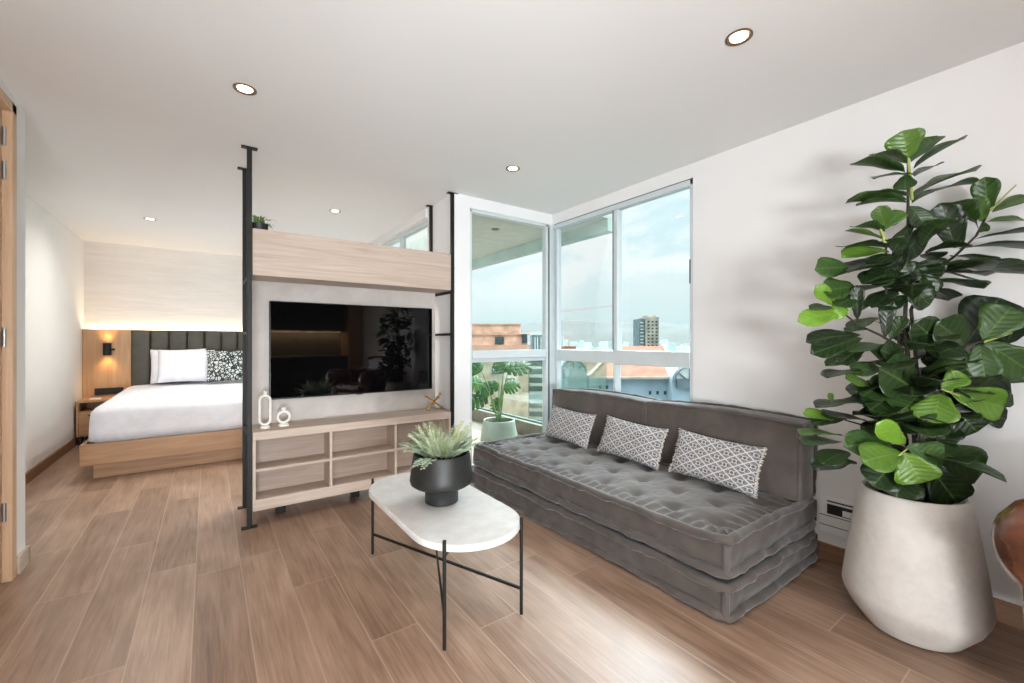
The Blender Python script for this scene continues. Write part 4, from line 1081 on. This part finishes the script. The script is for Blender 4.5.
for k in range(8): block(m1, at(643, D5)+FW*1.6, RT, wp5(3), .4, hz(322+k*3.4+.9, D5), hz(322+k*3.4, D5))
m1.build('landing', M['ext_white'], ct, smooth=0)
# small flat house with mast
D6 = 95
sh = thing('small_building', at(572, D6)-Vector((0, 0, 1.2-GZ)), 'low cream building with an orange roof and a mast next to the corner post', 'building')
wp6 = lambda px: px*D6/F
m1 = MB(); block(m1, at(571, D6), RT, wp6(31), 10, GZ, hz(349, D6)); m1.build('wall', M['ext_white'], sh, smooth=0)
m1 = MB(); block(m1, at(566, D6)+FW*1, RT, wp6(22), 8, hz(349, D6), hz(346.3, D6)); m1.build('roof', M['terracotta'], sh, smooth=0)
m1 = MB(); q = at(571.5, D6)+FW*4; m1.tube([(q.x, q.y, hz(346.3, D6)), (q.x, q.y, hz(336, D6))], .14, 6); m1.build('mast', M['brick_dark'], sh)
for u in (561, 566, 572, 578, 584):
    m1 = MB(); block(m1, at(u, D6)-FW*.1, RT, wp6(2.6), .3, hz(352.2, D6), hz(350, D6)); m1.build('window', M['ext_glass'], sh, smooth=0)
# crane
D7 = 190
cn = thing('tower_crane', at(557.5, D7)-Vector((0, 0, 1.2-GZ)), 'pale red tower crane with a long jib beside the window corner', 'crane')
wp7 = lambda px: px*D7/F
q = at(557.5, D7); z0, z1 = GZ, hz(305, D7); a_ = .45
m1 = MB()
for sx in (-a_, a_):
    for sy in (-a_, a_): m1.bar((q.x+sx, q.y+sy, z0), (q.x+sx, q.y+sy, z1), .16)
zz = z0; fl_ = 1
while zz < z1-1:
    for sy in (-a_, a_): m1.bar((q.x-a_*fl_, q.y+sy, zz), (q.x+a_*fl_, q.y+sy, zz+1.0), .1)
    for sx in (-a_, a_): m1.bar((q.x+sx, q.y-a_*fl_, zz), (q.x+sx, q.y+a_*fl_, zz+1.0), .1)
    zz += 1.0; fl_ = -fl_
m1.build('mast', M['ext_red'], cn, smooth=0)
m1 = MB(); j0 = P(543, 314.3, D7); j1 = P(622, 305.3, D7); n = 44
for off in (Vector((0, 0, 0)), Vector((0, 0, .75))): m1.bar(j0+off, j1+off*.5, .14)
for k in range(n):
    a = j0.lerp(j1, k/n); c2 = j0.lerp(j1, (k+.5)/n)+Vector((0, 0, .75*(1-.5*k/n))); e = j0.lerp(j1, (k+1)/n)
    m1.bar(a, c2, .08); m1.bar(c2, e, .08)
m1.build('jib', M['ext_red'], cn, smooth=0)
m1 = MB(); block(m1, q-FW*1.2, RT, 1.6, 1.6, hz(314, D7), hz(310, D7)); m1.build('cab', M['ext_white'], cn, smooth=0)
# far districts: countless little houses at the foot of the hills
fc = MB(); rg = random.Random(3)
for k in range(900):
    d = rg.uniform(350, 1500); u = rg.uniform(440, 760); q = at(u, d); w = rg.uniform(5, 14); hh = rg.uniform(5, 16) if rg.random() < .9 else rg.uniform(18, 34)
    block(fc, q, RT, w, w, GZ, GZ+hh)
tag(fc.build('distant_houses', plain('far_render', (196, 210, 210), .9, spec=.1, var=.1, scale=.03), smooth=0), 'pale houses scattered over the valley floor below the hills', 'houses', kind='stuff')
# hills
hl = MB()
def hill(a, s, d0, amp, seed):
    u = 380+(820-380)*a; d = d0+s*900
    prof_ = .55+.45*noise.noise(Vector((u*.007+seed, 0, seed)))+.07*noise.noise(Vector((u*.04, seed, 3)))
    q = at(u, d); return Vector((q.x, q.y, GZ+amp*max(.05, prof_)*math.sin(PI/2*min(1, s*1.5))))
hl.grid(lambda a, s: hill(a, s, 1900, 190, 1.3), 80, 10)
hl.grid(lambda a, s: hill(a, s, 2600, 330, 4.2), 80, 10)
tag(hl.build('hills', M['ext_hill'], smooth=60, recalc=False), kind='structure')

# ================================================================== LIGHT
w = bpy.data.worlds.new('World'); SC.world = w; w.use_nodes = True
t = NT(w.node_tree); bg = w.node_tree.nodes['Background']
co = t.coord('Generated'); x, y, z = t.xyz(co)
zz = z.max(0.0)
cv = t.vec(x*2.2, y*2.2, z*5.0); n1 = t.noise(cv, 1.6, 7, .58, .4)
cl = n1.step(.38, .56)
low = t.ramp(zz, [(0, (205, 228, 232)), (.12, (222, 238, 242)), (.3, (205, 234, 244)), (.6, (190, 222, 240))])
cc = t.mix(cl*zz.step(.02, .22)*.95, low, (253, 254, 255))
t.l(cc, bg.inputs[0])
# overcast sky: brighter overhead, brightest where the sun stands behind the cloud
sd = Vector((.82, .57, 0)).normalized()*math.cos(R(53))+UP*math.sin(R(53))
dt = x*sd.x+y*sd.y+z*sd.z
blob = ((dt-1.0)*17.0)._m('EXPONENT')
st_ = zz.step(.36, .75)*3.0+.89+blob*zz.step(.30, .5)*50.0
t.l(st_, bg.inputs[1])
def area(name, loc, rot, sx, sy, power, col=(1, 1, 1), spread=PI):
    L = bpy.data.lights.new(name, 'AREA'); L.shape = 'RECTANGLE'; L.size = sx; L.size_y = sy; L.energy = power; L.color = col; L.spread = spread
    o = bpy.data.objects.new(name, L); COL.objects.link(o); o.location = loc; o.rotation_euler = rot; return o
def portal(name, loc, rot, sx, sy):
    o = area(name, loc, rot, sx, sy, 1); o.data.cycles.is_portal = True; return o
# unseen fill lamp added behind the camera, standing in for window daylight
area('added_rear_fill', (-1.35, YK-.02, 1.2), (R(90), 0, 0), 3.4, 2.2, 80, (.90, .955, 1.0))
# second unseen fill lamp, added and tilted up to brighten the ceiling
area('added_ceiling_fill', (-1.35, YK-.25, .45), (R(138), 0, 0), 3.4, .7, 560, (.90, .955, 1.0))
# ceiling spotlights
def spot(x, y, z, e, col=(1, .95, .9), size=R(95), blend=.8, rot=(0, 0, 0), r=.035):
    L = bpy.data.lights.new('spot_lamp', 'SPOT'); L.energy = e; L.color = col; L.spot_size = size; L.spot_blend = blend; L.shadow_soft_size = r
    o = bpy.data.objects.new('spot_lamp', L); COL.objects.link(o); o.location = (x, y, z); o.rotation_euler = rot; return o
for x_, y_, _ in SPOTS: spot(x_, y_, H-.02, 14 if y_ < 3 else 48, size=R(95) if y_ < 3 else R(165), blend=.8 if y_ < 3 else 1.0, col=(1, .93, .84))
spot(1.0, 5.69, H-.02, 48, size=R(165), blend=1.0, col=(1, .93, .84))  # one more unseen lamp, added to brighten the bedroom
for x_, y_ in ((.15, .89), (1.78, -.8), (.15, -.8)): spot(x_, y_, H-.02, 14)  # extra unseen lamps without fittings, added overhead and behind the camera
# sconce and cove
spot(-1.015, 7.245, 1.16, 5, (1, .62, .26), R(95), .8, (PI, 0, 0), .02); spot(-1.015, 7.245, 1.05, 5, (1, .62, .26), R(95), .8, (0, 0, 0), .02)
area('cove_light', (.05, 7.374, 1.336), (PI, 0, 0), 2.5, .02, 5, (1, .78, .54))
area('kitchen_light', (1.5, YK+.1, 1.405), (0, 0, 0), 1.8, .03, 14, (1, .7, .4))

# ================================================================== CAMERA
cam = bpy.data.cameras.new('Camera'); co_ = bpy.data.objects.new('Camera', cam); COL.objects.link(co_)
co_.location = EYE; co_.rotation_euler = (R(90), 0, -YAW); cam.sensor_width = 36; cam.lens = F/1024*36; cam.clip_start = .05; cam.clip_end = 6000
SC.camera = co_
vs = SC.view_settings; SC.display_settings.display_device = 'sRGB'
vs.view_transform = 'Standard'; vs.look = 'None'; vs.exposure = 0.37; vs.gamma = 1.0; vs.use_curve_mapping = False
cy = SC.cycles; cy.use_denoising = True
try: cy.denoiser = 'OPENIMAGEDENOISE'
except Exception: pass
cy.max_bounces = 10; cy.diffuse_bounces = 6; cy.glossy_bounces = 4; cy.transparent_max_bounces = 16; cy.sample_clamp_indirect = 6.0; cy.caustics_reflective = False; cy.caustics_refractive = False
